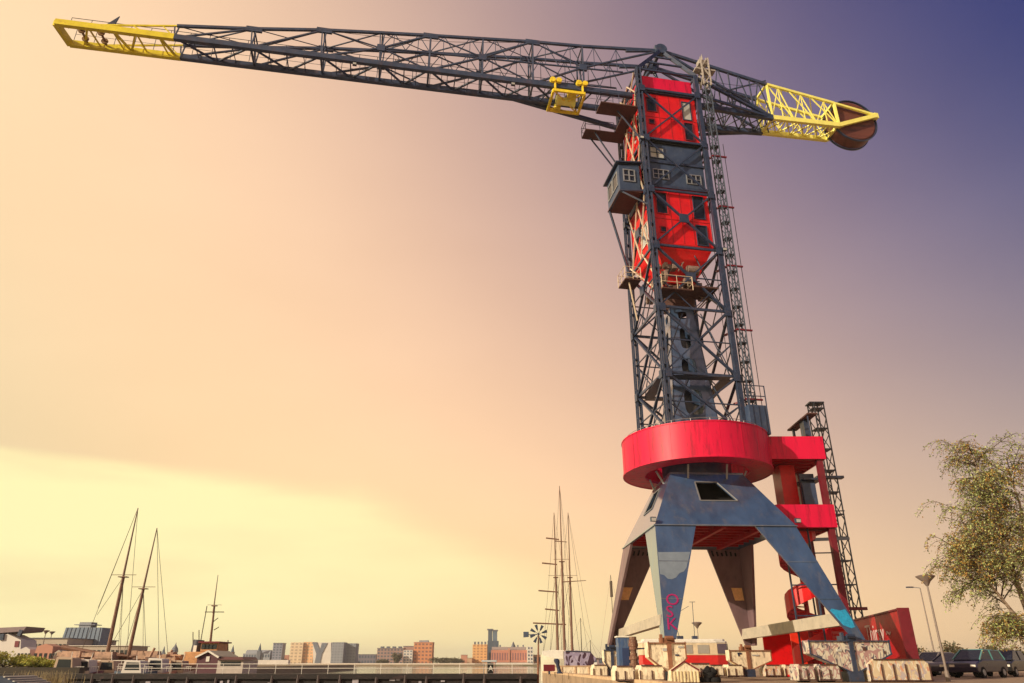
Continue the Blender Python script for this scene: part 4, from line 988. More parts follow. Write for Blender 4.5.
# dark notice box and bollards by the quay edge
def bollard(px_, py_, Y, label, lean=0.0, h=.85):
    p = at(px_, py_, Y); t = thing('mooring_bollard', (p.x, Y, .14), label, 'bollard', 'bollards at the quay edge')
    m = MB(); m.lathe((p.x, Y, .14), [(.01, 0), (.24, 0), (.24, .06), (.15, .12), (.13, h * .6), (.20, h * .75), (.22, h * .9), (.14, h), (.01, h)], 16)
    for v in m.v: v.x += (v.z - .14) * lean
    m.build('post', dsteel, t, smooth=True)
bollard(560, 675, 58, 'dark leaning bollard on the coping below the pale wall', -.25, 1.0)
b = thing('notice_box', (2.6, 66, 0), 'small dark box on a post beside the wind wheel', 'box')
xx_ = xpx(548, 668, 66); m = MB().box((xx_ + .1, 66, .48), (.95, .3, .5)); b.location = (xx_, 66, 0); m.build('case', dred, b, bevel=.02); MB().box((xx_ + .1, 66, .12), (.16, .16, .24)).build('post', dsteel, b)

# wind wheel on the jetty's end
def wind_wheel():
    Y = 60.4; hb = at(538.5, 634, Y); bx = xpx(537.6, 672, Y); t = thing('wind_wheel', (bx, Y, .2), 'small wind wheel with eight blades on a rusty post at the jetty end', 'wind wheel')
    m = MB().tube((bx, Y, -1.0), (hb.x, Y, hb.z), .10, .05, 8); m.build('post', orange, t)
    m = MB().tube((hb.x, Y - .25, hb.z), (hb.x, Y + .5, hb.z), .07, .07, 8); m.beam((hb.x, Y + .2, hb.z), (hb.x - .75, Y + 1.2, hb.z + .0), .05); m.build('hub', dsteel, t)
    for k in range(8):
        a = R(k * 45 + 17); u_ = Vector((math.cos(a), 0, math.sin(a))); v_ = Vector((-math.sin(a), .0, math.cos(a)))
        c0 = Vector((hb.x, Y - .2, hb.z)); m = MB(); m.prism([c0 + u_ * .28 - v_ * .05, c0 + u_ * .68 - v_ * .12, c0 + u_ * .68 + v_ * .12, c0 + u_ * .28 + v_ * .05], (0, .025, 0)); m.beam(c0, c0 + u_ * .4, .03); m.build('blade', dsteel, t)
    m = MB().prism([(hb.x - .75, Y + 1.1, hb.z - .18), (hb.x - 1.15, Y + 1.6, hb.z - .2), (hb.x - 1.15, Y + 1.6, hb.z + .22), (hb.x - .75, Y + 1.1, hb.z + .2)], (.02, .03, 0)); m.build('tail_vane', dsteel, t)
wind_wheel()

# lamp posts
def lamp(px_t, py_t, Y, label, arm=False, r=.06, group='lamp posts'):
    hd = at(px_t, py_t, Y); t = thing('street_lamp', (hd.x, Y, 0), label, 'street lamp', group)
    m = MB().tube((hd.x, Y, 0), (hd.x, Y, hd.z - (.1 if not arm else 0)), r, r * .6, 10); m.tube((hd.x, Y, 0), (hd.x, Y, .5), r * 1.6, r * 1.5, 10); m.build('pole', mat('brownish_pole_paint', (.24, .19, .17), .45), t)
    if arm:
        m = MB().beam((hd.x, Y, hd.z), (hd.x - .9, Y, hd.z + .1), .07); m.build('arm', lsteel, t); MB().box((hd.x - 1.1, Y, hd.z + .08), (.75, .25, .13)).build('lamp_head', dsteel, t, bevel=.03)
    else:
        s = 1.0 if Y < 60 else 1.3
        m = MB().lathe((hd.x, Y, hd.z), [(.07, -.3 * s), (.20 * s, -.08 * s), (.47 * s, .16 * s), (.48 * s, .20 * s), (.30 * s, .25 * s), (.01, .27 * s)], 24); m.build('lamp_head', mat('taupe_lamp_shade', (.22, .17, .15), .5), t, smooth=True)
lamp(926, 580, 40, 'tall lamp post with dish lamp in front of the parked cars', r=.07)
lamp(920, 588, 82, 'thin lamp post with side arm behind the dish lamp post', arm=True, r=.09)
lamp(697, 625, 92, 'slim lamp post with dish lamp behind the red tram')
lamp(46, 632, 150, 'lamp post with wide dish near the long warehouse on the wharf', r=.12)
lamp(52, 633, 165, 'smaller dish lamp post right of the wide one on the wharf', r=.12)

# ------------------------------------------------------------------ cars
def car(label, x, Y, rz, paint, kind='sedan', roofp=None):
    t = thing('parked_car', (0, 0, 0), label, 'car', 'cars parked right of the crane')
    if kind == 'sedan': pr = [(-2.2, .35), (-2.25, .75), (-2.1, .92), (-1.55, .98), (1.0, .98), (2.0, .85), (2.25, .65), (2.22, .32)]; gh = [(-1.6, .98), (-1.0, 1.40), (.35, 1.42), (1.15, .98)]
    else: pr = [(-2.1, .35), (-2.15, .9), (-2.05, 1.05), (1.2, 1.05), (2.05, .85), (2.15, .6), (2.12, .32)]; gh = [(-2.0, 1.05), (-1.75, 1.58), (.45, 1.62), (1.45, 1.05)]
    W = .86
    m = MB().prism([(a, -W, z) for a, z in pr], (0, 2 * W, 0)); body = m.build('body', paint, t, bevel=.07)
    gt = []
    m = MB(); n = len(gh)
    ins = [(a, -W + .06 if i in (0, n - 1) else -W + .2, z - .01) for i, (a, z) in enumerate(gh)]
    m.add([Vector(p) for p in ins] + [Vector((p[0], -p[1], p[2])) for p in ins], [tuple(range(n)), tuple(range(2 * n - 1, n - 1, -1))] + [(i, n + i, n + (i + 1) % n, (i + 1) % n) for i in range(n)]); m.build('cabin', glass, t)
    m = MB(); a0, a1 = gh[1], gh[2]; m.hex8([(a0[0], -W + .19, a0[1] - .03), (a1[0], -W + .19, a1[1] - .03), (a1[0], W - .19, a1[1] - .03), (a0[0], W - .19, a0[1] - .03)], [(a0[0] + .1, -W + .26, a0[1] + .03), (a1[0] - .1, -W + .26, a1[1] + .03), (a1[0] - .1, W - .26, a1[1] + .03), (a0[0] + .1, W - .26, a0[1] + .03)])
    for sg in (-1, 1):
        for (aa, za, ya), (ab, zb_, yb) in (((gh[0][0], gh[0][1], W - .06), (gh[1][0], gh[1][1], W - .2)), ((gh[3][0], gh[3][1], W - .06), (gh[2][0], gh[2][1], W - .2)), ((-.3, .99, W - .05), (-.35, 1.4 if kind == 'sedan' else 1.6, W - .19))):
            m.beam((aa, sg * ya, za), (ab, sg * yb, zb_), .07)
    m.build('roof', roofp or paint, body)
    for a in (-1.35, 1.4):
        for sg in (-1, 1):
            wv = MB().tube((a, sg * (W - .2), .32), (a, sg * (W + .02), .32), .32, .32, 18); wo = wv.build('wheel', black, t)
            MB().tube((a, sg * (W + .015), .32), (a, sg * (W + .035), .32), .18, .18, 12).build('rim', lsteel, wo)
    for sg in (-1, 1):
        MB().box((2.18 if kind == 'sedan' else 2.08, sg * .62, .68), (.12, .3, .14)).build('headlight', white, t); MB().box((-2.2 if kind == 'sedan' else -2.12, sg * .62, .78), (.06, .3, .14)).build('tail_light', dred, t)
    t.location = (x, Y, 0.0); t.rotation_euler.z = R(rz)
    return t
cp = lambda n, c: mat(n, c, .30, 0, .05, 2, coat=.35)
teal = cp('teal_roof_reflection', (.10, .30, .30)); navy = cp('navy_car_paint', (.020, .018, .05)); blackc = cp('black_car_paint', (.010, .010, .012)); silver = cp('silver_car_paint', (.5, .48, .45)); grn = cp('dull_green_car_paint', (.16, .19, .14)); bluec = cp('mid_blue_car_paint', (.06, .09, .18)); whitec = cp('white_car_paint', (.6, .56, .5))  # teal is a sky reflection put into the roof colour of a dark car
def carp(label, px_, Y, rz, paint, kind='sedan', roofp=None): return car(label, xpx(px_, 665, Y), Y, rz, paint, kind, roofp)
carp('navy hatchback with teal reflection colour on its roof, nearest of the parked cars', 978, 50, 216, navy, 'hatch', teal)
carp('dark blue saloon right behind the foot of the dish lamp post', 955, 55, 205, navy)
carp('black hatchback right of the nearest navy hatchback', 1007, 55, 222, blackc, 'hatch')
carp('silver hatchback left of the dish lamp post', 936, 62, 215, silver, 'hatch')
carp('mid blue saloon at the left end of the car row', 918, 70, 200, bluec)
carp('dull green hatchback behind the silver one', 950, 76, 225, grn, 'hatch')
carp('white saloon under the birch branches at the picture edge', 1030, 60, 210, whitec)
carp('white hatchback behind the black hatchback, far row', 994, 74, 225, whitec, 'hatch')

# ------------------------------------------------------------------ foliage helpers
def leaf_mat(name, cols, tr=.25):
    m = bpy.data.materials.new(name); m.use_nodes = True; n = m.node_tree.nodes; l = m.node_tree.links
    p = n['Principled BSDF']; p.inputs['Roughness'].default_value = .6
    g = n.new('ShaderNodeNewGeometry'); r = n.new('ShaderNodeValToRGB'); l.new(g.outputs['Random Per Island'], r.inputs[0])
    e = r.color_ramp.elements; e[0].position = 0; e[0].color = (*cols[0], 1); e[1].position = 1; e[1].color = (*cols[-1], 1)
    for i, c in enumerate(cols[1:-1]): q = e.new((i + 1) / (len(cols) - 1)); q.color = (*c, 1)
    r.color_ramp.interpolation = 'CONSTANT' if len(cols) > 3 else 'LINEAR'
    l.new(r.outputs[0], p.inputs['Base Color'])
    t = n.new('ShaderNodeBsdfTranslucent'); l.new(r.outputs[0], t.inputs[0]); mx_ = n.new('ShaderNodeMixShader'); mx_.inputs[0].default_value = tr
    l.new(p.outputs[0], mx_.inputs[1]); l.new(t.outputs[0], mx_.inputs[2]); l.new(mx_.outputs[0], n['Material Output'].inputs[0]); return m
def leaf(mb, p, size, d=None):
    u_ = Vector((random.gauss(0, 1), random.gauss(0, 1), random.gauss(0, 1))).normalized(); v_ = u_.orthogonal().normalized()
    if random.random() < .5: v_ = u_.cross(v_)
    a = size * random.uniform(.6, 1.2); b = a * .55
    i = len(mb.v); mb.v += [p - u_ * a, p + v_ * b, p + u_ * a, p - v_ * b]; mb.f.append([i, i + 1, i + 2, i + 3])

def birch():
    random.seed(21); Y = 33.0
    base = Vector((xpx(1049, 683, Y), Y, 0))
    t = thing('birch_tree', base, 'tall birch with drooping olive and brown leaves at the right edge', 'tree')
    wood = MB(); lv = MB(); lb = MB()
    tp = [base, Vector((xpx(1031, 620, Y), Y, zY(620, Y))), Vector((xpx(1012, 570, Y), Y, zY(570, Y))), Vector((xpx(995, 520, Y), Y, zY(520, Y))), Vector((xpx(981, 480, Y), Y, zY(480, Y))), Vector((xpx(971, 452, Y), Y, zY(452, Y)))]
    wood.poly(tp, [.17, .14, .10, .07, .04, .015], 8)
    tp2 = [tp[1].lerp(tp[0], .4), Vector((xpx(1003, 612, Y), Y - .6, zY(612, Y))), Vector((xpx(975, 585, Y), Y - 1, zY(585, Y))), Vector((xpx(946, 548, Y), Y - 1.2, zY(548, Y)))]
    wood.poly(tp2, [.10, .07, .045, .02], 7)
    tp3 = [tp[1], Vector((xpx(1036, 560, Y), Y + .5, zY(560, Y))), Vector((xpx(1031, 500, Y), Y + .8, zY(500, Y))), Vector((xpx(1019, 462, Y), Y + .9, zY(462, Y)))]
    wood.poly(tp3, [.12, .09, .05, .02], 7)
    tp4 = [tp[0].lerp(tp[1], .75), Vector((xpx(1018, 640, Y), Y - .9, zY(640, Y))), Vector((xpx(996, 628, Y), Y - 1.3, zY(628, Y)))]
    wood.poly(tp4, [.06, .04, .02], 6)
    trunk = wood.build('trunk', mat('pale_birch_bark', (.42, .32, .25), .7, 0, .4, 4, (.10, .06, .05), .7), t, smooth=True)
    br_ = MB()
    def along(pts_, u):
        k = u * (len(pts_) - 1); i = min(int(k), len(pts_) - 2); return pts_[i].lerp(pts_[i + 1], k - i)
    def twig(p, d, L_, brown):
        pts_ = [p]; q = p.copy(); dd = d.copy()
        for k in range(5):
            dd = (dd + Vector((random.gauss(0, .12), random.gauss(0, .12), -.34))).normalized(); q = q + dd * (L_ / 5); pts_.append(q.copy())
        br_.poly(pts_, [.012, .010, .009, .008, .007, .006], 3)
        for k in range(int(L_ * 19)):
            pp = along(pts_, random.uniform(.15, 1)) + Vector((random.gauss(0, .06), random.gauss(0, .06), random.gauss(0, .06)))
            leaf(lb if random.random() < brown else lv, pp, .050)
    limbs = []
    for k in range(116):
        src, lo_u = random.choice(((tp, .3), (tp, .3), (tp2, .35), (tp2, .5), (tp3, .3), (tp4, .2)))
        u = random.uniform(lo_u, 1); p = along(src, u)
        a = random.uniform(0, 2 * math.pi); lean = random.uniform(.35, 1.1)
        d = Vector((math.cos(a) - .35, math.sin(a) * .8, lean)).normalized(); L_ = random.uniform(1.3, 3.3) * (1.25 - .70 * u) * (.6 if src is tp4 else 1)
        pts_ = [p]; q = p.copy()
        for j in range(6):
            d = (d + Vector((random.gauss(0, .10), random.gauss(0, .10), random.gauss(-.03, .08)))).normalized(); q = q + d * (L_ / 6); pts_.append(q.copy())
        br_.poly(pts_, [.035, .03, .024, .019, .015, .012, .008], 4)
        brown = random.choice((.05, .1, .15, .75, .5))
        for j in range(int(7 + L_ * 7)):
            uu = random.uniform(.25, 1); pp = along(pts_, uu); a2 = random.uniform(0, 2 * math.pi)
            d2 = (d * .5 + Vector((math.cos(a2), math.sin(a2), random.uniform(-.1, .7)))).normalized()
            twig(pp, d2, random.uniform(.5, 1.5), brown)
    br_.build('branch', mat('dark_birch_twigs', (.10, .065, .05), .8), t)
    lv.build('foliage', leaf_mat('birch_green_leaves', [(.40, .46, .15), (.24, .30, .09), (.54, .58, .26), (.12, .14, .06), (.56, .56, .34)]), t, fix=False); lb.build('autumn_foliage', leaf_mat('birch_brown_leaves', [(.42, .24, .05), (.26, .13, .03), (.46, .32, .07), (.16, .08, .03)]), t, fix=False)
birch()

def bush(name, c, r, label, cat, cols, n=900, group=None, leafs=.07, trunk=0):
    t = thing(name, Vector((c[0], c[1], c[2])), label, cat, group); mb = MB(); st_ = MB(); c = Vector(c)
    lob = [(Vector((random.uniform(-.6, .6) * r[0], random.uniform(-.5, .5) * r[1], (trunk + random.uniform(.25, .75) * (r[2] - trunk)))), random.uniform(.35, .6)) for _ in range(9)]
    for k in range(n):
        lc_, lr = random.choice(lob); d = Vector((random.gauss(0, 1), random.gauss(0, 1), random.gauss(0, 1))).normalized() * random.uniform(.3, 1) * lr
        leaf(mb, c + lc_ + Vector((d.x * r[0], d.y * r[1], d.z * (r[2] - trunk) * .8)), leafs * random.uniform(.7, 1.4))
    for lc_, lr in lob: st_.tube(c, c + lc_, .03 + .02 * r[2] * .3, .01, 5)
    st_.build('stem' if not trunk else 'trunk', mat('dark_twig', (.08, .05, .04), .8), t); mb.build('foliage' if not trunk else 'crown', leaf_mat(name + '_leaves', cols), t, fix=False)
    return t
yg = [(.46, .44, .06), (.28, .32, .06), (.52, .46, .12), (.12, .15, .05)]
random.seed(31)
for (xp, w_, yt_, lab) in ((4, 2.4, 650, 'yellow-green bush at the left edge of the picture, tallest of the bank'), (27, 2.2, 658, 'low yellow-green bush right of the tallest bank bush'), (50, 1.8, 661, 'smallest yellow-green bush on the bank near the schooner')):
    Y = 69; x = xpx(xp, 668, Y); bush('bank_bush', (x, Y, .5), (w_, 1.6, zY(yt_, Y) - .4), lab, 'bush', yg, 2400, 'bushes on the left bank', .11)
for (xp, lab) in ((32, 'dry straw reeds before the jetty, left clump'), (55, 'dry straw reeds before the jetty, right clump')):
    Y = 58; x = xpx(xp, 676, Y); tt_ = thing('reed_clump', (x, Y, -1.6), lab, 'reeds', 'dry reeds before the jetty'); mb = MB()
    for k in range(260):
        a = random.gauss(0, .8); b_ = random.gauss(0, .3); hh = random.uniform(1.0, 2.0); mb.tube((x + a, Y + b_, -1.6), (x + a + random.gauss(0, .2), Y + b_, -1.6 + hh), .018, .006, 3, False)
    mb.build('stalks', leaf_mat('dry_reed', [(.40, .30, .14), (.26, .18, .09), (.5, .4, .2), (.18, .12, .08)]), tt_, fix=False)

# far trees at the right horizon
random.seed(77)
for i, (xp, yt_, Y, w_, lab) in enumerate(((740, 650, 160, 3, 'tree on the horizon right of the tram'), (912, 645, 150, 3.2, 'round tree on the horizon left of the dish lamp post'), (953, 643, 170, 2.4, 'narrow pointed tree on the horizon above the nearest navy car'), (975, 648, 180, 4.5, 'broad low tree on the horizon left of the birch'), (938, 650, 200, 5, 'low bushy tree on the horizon behind the dish lamp post'), (995, 644, 160, 3.4, 'bare brown tree on the horizon under the birch'), (1015, 647, 150, 3, 'brown tree on the horizon at the right edge'), (866, 650, 190, 4, 'tree on the horizon seen past the red wall'))):
    x = xpx(xp, 660, Y); bush('distant_tree', (x, Y, 0), (w_, w_, zY(yt_, Y)), lab, 'tree', [(.13, .12, .05), (.20, .13, .06), (.08, .08, .04), (.24, .17, .10)], 900, 'trees along the right horizon', .28, 1.0)

# ------------------------------------------------------------------ jetty with railing
b = thing('jetty', (-30, 61, 0), 'long dark jetty with a white railing across the harbour basin', 'jetty')
jd = mat('tarred_jetty_timber', (.012, .008, .009), .75, 0, .5, 2, (.06, .03, .03), .6, .2, stretch=(.4, 1, 1))
jx0, jx1 = -75, 1.9; 
m = MB(); m.box(((jx0 + jx1) / 2, 61.5, -.08), (jx1 - jx0, 3.0, .34)); m.build('deck', jd, b)
m = MB().box(((jx0 + jx1) / 2, 60.35, -.95), (jx1 - jx0, .25, 1.5)); m.build('fender_wall', jd, b)
m = MB(); x = jx0; 
random.seed(9)
while x < jx1:
    m.tube((x, 60.1, -2.2), (x, 60.1, random.uniform(-.15, .15)), .13, .13, 8); x += random.uniform(1.4, 2.8)
split_build(m, 'pile', mat('wet_piles', (.05, .03, .03), .6, 0, .5, 3), b)
m = MB(); rx0 = xpx(118, 668, 60.3)
for z in (.48, .78): m.tube((rx0, 60.3, z), (jx1, 60.3, z), .022, n=5)
k = rx0
while k < jx1: m.tube((k, 60.3, .05), (k, 60.3, .78), .022, n=5); k += 2.0
m.build('railing', white, b)
m = MB(); random.seed(15)
for k in range(60):
    x = random.uniform(jx0, jx1); m.box((x, 60.18, random.uniform(-1.2, -.2)), (random.uniform(.1, .5), .1, random.uniform(.08, .3)))
m.build('fender', mat('pale_fenders', (.35, .32, .36), .6, 0, .5, 3), b)
# ticket hut with the letter A at the jetty
t = thing('landing_sign', (-2.0, 60.9, .1), 'dark sign with a white A under a pale roof on the jetty', 'sign')
x0, x1 = xpx(484, 666, 60.9), xpx(497, 666, 60.9); xc = (x0 + x1) / 2
MB().box((xc, 61.0, .50), (.45, .12, .75)).build('board', black, t); MB().box((xc - .1, 61.4, .98), (1.15, 1.4, .14)).build('roof', mat('pale_blue_roof', (.45, .50, .55), .5), t, bevel=.02)
flat_text('A', .55, (xc - .17, 60.935, .28), (1, 0, 0), (0, 0, 1), white, t, 'letter', thick=.005)
m = MB()
for dx in (-.55, .35): m.tube((xc + dx, 61.7, .1), (xc + dx, 61.7, .92), .03)
m.build('post', lsteel, t)
t = thing('striped_roof_shed', (xpx(18, 678, 52), 52, -1.2), 'little shed with a white striped roof in the lower left corner', 'shed')
xa_, xb_ = xpx(-8, 678, 52), xpx(34, 678, 52); zr_ = zY(675.5, 52)
m = MB().hex8([(xa_, 51, -1.6), (xb_, 51, -1.6), (xb_, 54, -1.6), (xa_, 54, -1.6)], [(xa_, 51, zr_ - .55), (xb_, 51, zr_ - .55), (xb_, 54, zr_ - .55), (xa_, 54, zr_ - .55)]); m.build('wall', greypan, t)
xm = (xa_ + xb_) / 2
m = MB().prism([(xa_ - .15, 50.8, zr_ - .56), (xm, 50.8, zr_), (xb_ + .15, 50.8, zr_ - .56), (xb_ + .15, 50.8, zr_ - .62), (xa_ - .15, 50.8, zr_ - .62)], (0, 3.4, 0)); m.build('roof', dsteel, t)
for k in range(4):
    u0 = .15 + .22 * k; p = Vector((xm, 50.7, zr_ + .02)).lerp(Vector((xb_ + .15, 50.7, zr_ - .54)), u0); MB().beam(p, p + Vector((0, 3.5, 0)), .12, .04).build('roof_strip', white, t)

# ------------------------------------------------------------------ ships
hullm = mat('ship_hull_brown', (.11, .05, .04), .5, 0, .3, 1, (.03, .02, .03), .8)
woodm = mat('varnished_spars', (.17, .075, .045), .5, 0, .3, 2)
rig = mat('rigging_line', (.10, .07, .05), .8)
def hull(x0, x1, Y, z0, zd, bm, flip=1, sheer=.8):
    m = MB(); n = 14; L_ = x1 - x0; rows_ = []
    for i in range(n + 1):
        u = i / n; x = x0 + L_ * u; wdt = bm * math.sin(math.pi * min(1, max(.0, u * .9 + .08))) ** .55; sh = sheer * (2 * u - 1) ** 2
        rows_.append([(x, Y - wdt * .75, z0), (x, Y - wdt, zd + sh), (x, Y + wdt, zd + sh), (x, Y + wdt * .75, z0)])
    vs_ = [Vector(p) for r in rows_ for p in r]; fs = []
    for i in range(n):
        for j in range(4): fs.append((i * 4 + j, i * 4 + (j + 1) % 4, (i + 1) * 4 + (j + 1) % 4, (i + 1) * 4 + j))
    fs += [(0, 1, 2, 3), (n * 4 + 3, n * 4 + 2, n * 4 + 1, n * 4)]; m.add(vs_, fs); return m
def mast(t, pb, ptp, Y, r, zb0):
    a = at(*pb, Y); c_ = at(*ptp, Y); a = a + (a - c_) * ((a.z - zb0) / (c_.z - a.z)); m = MB(); mid = a.lerp(c_, .55)
    m.tube(a, mid, r, r * .75, 8); m.tube(mid - Vector((0, .1, .8)), c_, r * .6, r * .25, 7); m.box(mid, (r * 4, r * 3, .10)); m.tube(mid.lerp(c_, .03) - Vector((r * 6, 0, 0)), mid.lerp(c_, .03) + Vector((r * 6, 0, 0)), r * .15)
    o = m.build('mast', woodm, t); return a, mid, c_, o
# schooner
Y = 95
t = thing('schooner', (at(105, 665, Y).x, Y, -1.6), 'old two-masted sailing ship with tall bare brown masts behind the jetty', 'ship')
x0, x1 = xpx(58, 665, Y), xpx(165, 665, Y)
hull(x0, x1, Y, -1.8, zY(663, Y), 3.0).build('hull', hullm, t)
A_, M1, T1, o1 = mast(t, (107, 655), (138, 508), Y, .26, .2); B_, M2, T2, o2 = mast(t, (127.5, 660), (157, 528), Y, .24, .2)
m = MB(); m.tube(at(62, 647, Y), at(103, 655, Y), .28, .30, 8); m.tube(at(103, 654, Y), at(128, 657, Y), .25, .22, 8); m.tube(at(130, 657, Y), at(150, 652, Y), .2, .12, 8); m.build('boom', woodm, t)
m = MB()
for (p, q) in ((T1, at(98, 608, Y)), (M1, at(97, 615, Y)), (T1, B_), (M1, at(118, 655, Y + 2)), (M1, at(120, 655, Y - 2)), (M2, B_.lerp(A_, .3)), (M2, at(143, 655, Y - 2)), (M2, at(146, 655, Y + 2)), (T2, at(168, 655, Y)), (T2, at(159, 655, Y)), (T1, at(80, 655, Y)), (M2, A_ + UP * 2)): m.tube(p, q, .028, n=4)
m.build('rigging', rig, t)
m = MB(); random.seed(4)
for k in range(34):
    x = random.uniform(x0 + 1, x1 - 1); m.box((x, Y + random.uniform(-1.6, 1.6), zY(663, Y) + random.uniform(0, .9)), (random.uniform(.4, 2.4), 1, random.uniform(.3, 1.1)))
m.build('deckhouse', mat('weathered_deck_gear', (.42, .26, .18), .6, 0, .6, 1.2, (.12, .05, .07), .8), t)
m = MB(); xr_ = x0
m.tube((x0, Y - 3, zY(660, Y)), (x1, Y - 3, zY(661, Y)), .05)
for k in range(18): xx_ = x0 + (x1 - x0) * k / 17; m.tube((xx_, Y - 3, zY(664, Y)), (xx_, Y - 3, zY(660.5, Y)), .04)
m.build('bulwark_rail', white, t)
# tug / light vessel with orange superstructure
Y = 88
t = thing('work_vessel', (xpx(210, 665, Y), Y, -1.6), 'old work vessel with orange-brown wheelhouse and one thin mast', 'ship')
x0, x1 = xpx(150, 665, Y), xpx(240, 665, Y)
hull(x0, x1, Y, -1.8, zY(665, Y), 3.2).build('hull', hullm, t)
orr = mat('ochre_wheelhouse_paint', (.55, .27, .11), .55, 0, .35, 1.5, (.2, .08, .06), .7)  # orange-brown paint with darker brown blotches
m = MB(); X = lambda p: xpx(p, 655, Y)
m.box(((X(191) + X(228)) / 2, Y, (zY(665, Y) + zY(652, Y)) / 2), (X(228) - X(191), 4, zY(652, Y) - zY(665, Y))); m.box(((X(205) + X(222)) / 2, Y, (zY(652, Y) + zY(643, Y)) / 2), (X(222) - X(205), 3.2, zY(643, Y) - zY(652, Y) + .02)); m.build('wheelhouse', orr, t, bevel=.1)
m = MB(); m.tube((X(197), Y - .5, zY(662, Y)), (X(198.5), Y - .5, zY(640, Y)), .62, .58, 14); fo = m.build('funnel', mat('funnel_navy', (.035, .03, .05), .5), t, smooth=True)
MB().box((X(198), Y - 1.15, zY(650, Y)), (.35, .08, .9)).build('funnel_mark', white, fo)
m = MB().box(((X(205) + X(222)) / 2, Y, zY(642.5, Y)), (X(224) - X(203), 3.8, .14)); m.build('bridge_roof', dred, t)
for k in range(4): MB().box((X(208 + k * 3.6), Y - 1.62, zY(647, Y)), (.5, .06, .5)).build('window', glass, t)
a_, mid_, c_, o_ = mast(t, (210.5, 641), (218, 575), Y, .14, zY(645, Y))
m = MB()
for (p, q) in (((205, 612), (224, 612)), ((207, 606), (200, 645)), ((213, 622), (218, 618)), ((214, 630), (219, 627)), ((193, 632), (193, 645)), ((199, 630), (199, 645)), ((228, 640), (228, 655))): m.tube(at(*p, Y), at(*q, Y), .05, n=5)
m.build('aerial', rig, t)
m = MB(); random.seed(14)
for k in range(26):
    x = random.uniform(x0 + 1, X(200)); m.box((x, Y + random.uniform(-1.5, 1.5), zY(664, Y) + random.uniform(0, .8)), (random.uniform(.3, 1.6), 1, random.uniform(.3, 1.2)))
for (xp, hh) in ((148, 648), (166, 650), (184, 652)): m.tube((X(xp), Y, zY(664, Y)), (X(xp) + .6, Y, zY(hh, Y)), .14)
m.build('deck_gear', mat('deck_gear_paint', (.45, .28, .18), .6, 0, .6, 1.2, (.14, .05, .09), .8), t)
# gabled boathouse on the jetty side
Y = 70
t = thing('boathouse', (xpx(218, 668, Y), Y, -.2), 'dark red gabled wooden boathouse with a low wing beside the work vessel', 'boathouse')
X = lambda p: xpx(p, 665, Y); z0 = -.1; ze = zY(656.5, Y); zp_ = zY(652, Y)
plank = mat('dark_red_planks', (.10, .035, .05), .7, 0, .3, 3, stretch=(1, 1, 6))
MB().prism([(X(196), Y, z0), (X(217), Y, z0), (X(217), Y, ze), (X(207), Y, zp_), (X(196), Y, ze)], (0, 5, 0)).build('gabled_wall', plank, t)
m = MB(); m.beam((X(195), Y - .15, ze - .08), (X(207), Y - .15, zp_ + .08), .2, .14); m.beam((X(207), Y - .15, zp_ + .08), (X(218.4), Y - .15, ze - .08), .2, .14)
m.build('barge_board', white, t)
m = MB(); m.add([(X(195), Y - .1, ze + .0), (X(207), Y - .1, zp_ + .14), (X(207), Y + 5, zp_ + .14), (X(195), Y + 5, ze + .0), (X(218.4), Y - .1, ze), (X(218.4), Y + 5, ze)], [(0, 1, 2, 3), (1, 4, 5, 2)]); m.build('gable_roof', dsteel, t, fix=False)
MB().box(((X(217.2) + X(243)) / 2, Y + 2, (z0 + zY(660, Y)) / 2), (X(243) - X(217.2), 4, zY(660, Y) - z0)).build('wing_wall', mat('pale_wing_boards', (.48, .42, .38), .6), t)
MB().prism([(X(216.5), Y - .3, zY(660, Y) + .01), (X(244.5), Y - .3, zY(660, Y) + .01), (X(238), Y + .5, zY(656.8, Y)), (X(219), Y + .5, zY(656.8, Y))], (0, 4, 0)).build('wing_roof', mat('brown_red_roof', (.13, .05, .05), .7), t)
for k in range(4): MB().box((X(223 + k * 5), Y - .01, zY(663.6, Y)), (.42, .06, .34)).build('window', glass, t)
MB().box((X(207), Y - .03, zY(659, Y)), (.3, .06, .42)).build('door', white, t)
# three-masted tall ship
Y = 120
t = thing('tall_ship', (xpx(563, 660, Y), Y, -1.6), 'three-masted tall ship with bare yards moored behind the purple container', 'ship')
x0, x1 = xpx(541, 660, Y), xpx(585, 660, Y)
hull(x0, x1, Y, -1.8, zY(659, Y), 2.6, sheer=.6).build('hull', mat('white_hull', (.62, .58, .46), .5, 0, .2, 1), t)
tops = [mast(t, (557.8, 649), (554, 512.7), Y, .20, .8), mast(t, (564.6, 649), (559.5, 486), Y, .22, .8), mast(t, (572, 646), (568, 512.7), Y, .2, .8)]
for (l0, r0_, yy) in ((546, 559, 538), (542, 557, 563), (538.5, 558, 590.6), (545, 559, 609), (533, 566, 623)):
    m = MB().tube(at(l0, yy, Y), at(r0_, yy + 1.5, Y), .12, .10, 6); m.build('yard', woodm, t)
for (l0, r0_, yy) in ((562, 586, 582), (555, 567, 541)): MB().tube(at(l0, yy, Y - .5), at(r0_, yy + (-1.5 if l0 > 560 else 1), Y - .5), .09, .05, 6).build('yard', woodm, t)
m = MB(); dk = [at(x, 655, Y) for x in (543, 550, 556, 562, 568, 574, 580, 588)]
for i, (a_, mid_, c_, o_) in enumerate(tops):
    for d_ in (dk[i], dk[i + 2], dk[i + 4]): m.tube(mid_, d_, .03, n=3)
    m.tube(c_, dk[min(7, i * 2 + 3)], .025, n=3); m.tube(c_, dk[i], .025, n=3)
m.tube(tops[0][2], tops[1][1], .02, n=3); m.tube(tops[1][2], tops[2][1], .02, n=3); m.tube(tops[2][2], at(592, 640, Y), .02, n=3); m.build('rigging', rig, t)
m = MB(); random.seed(8)
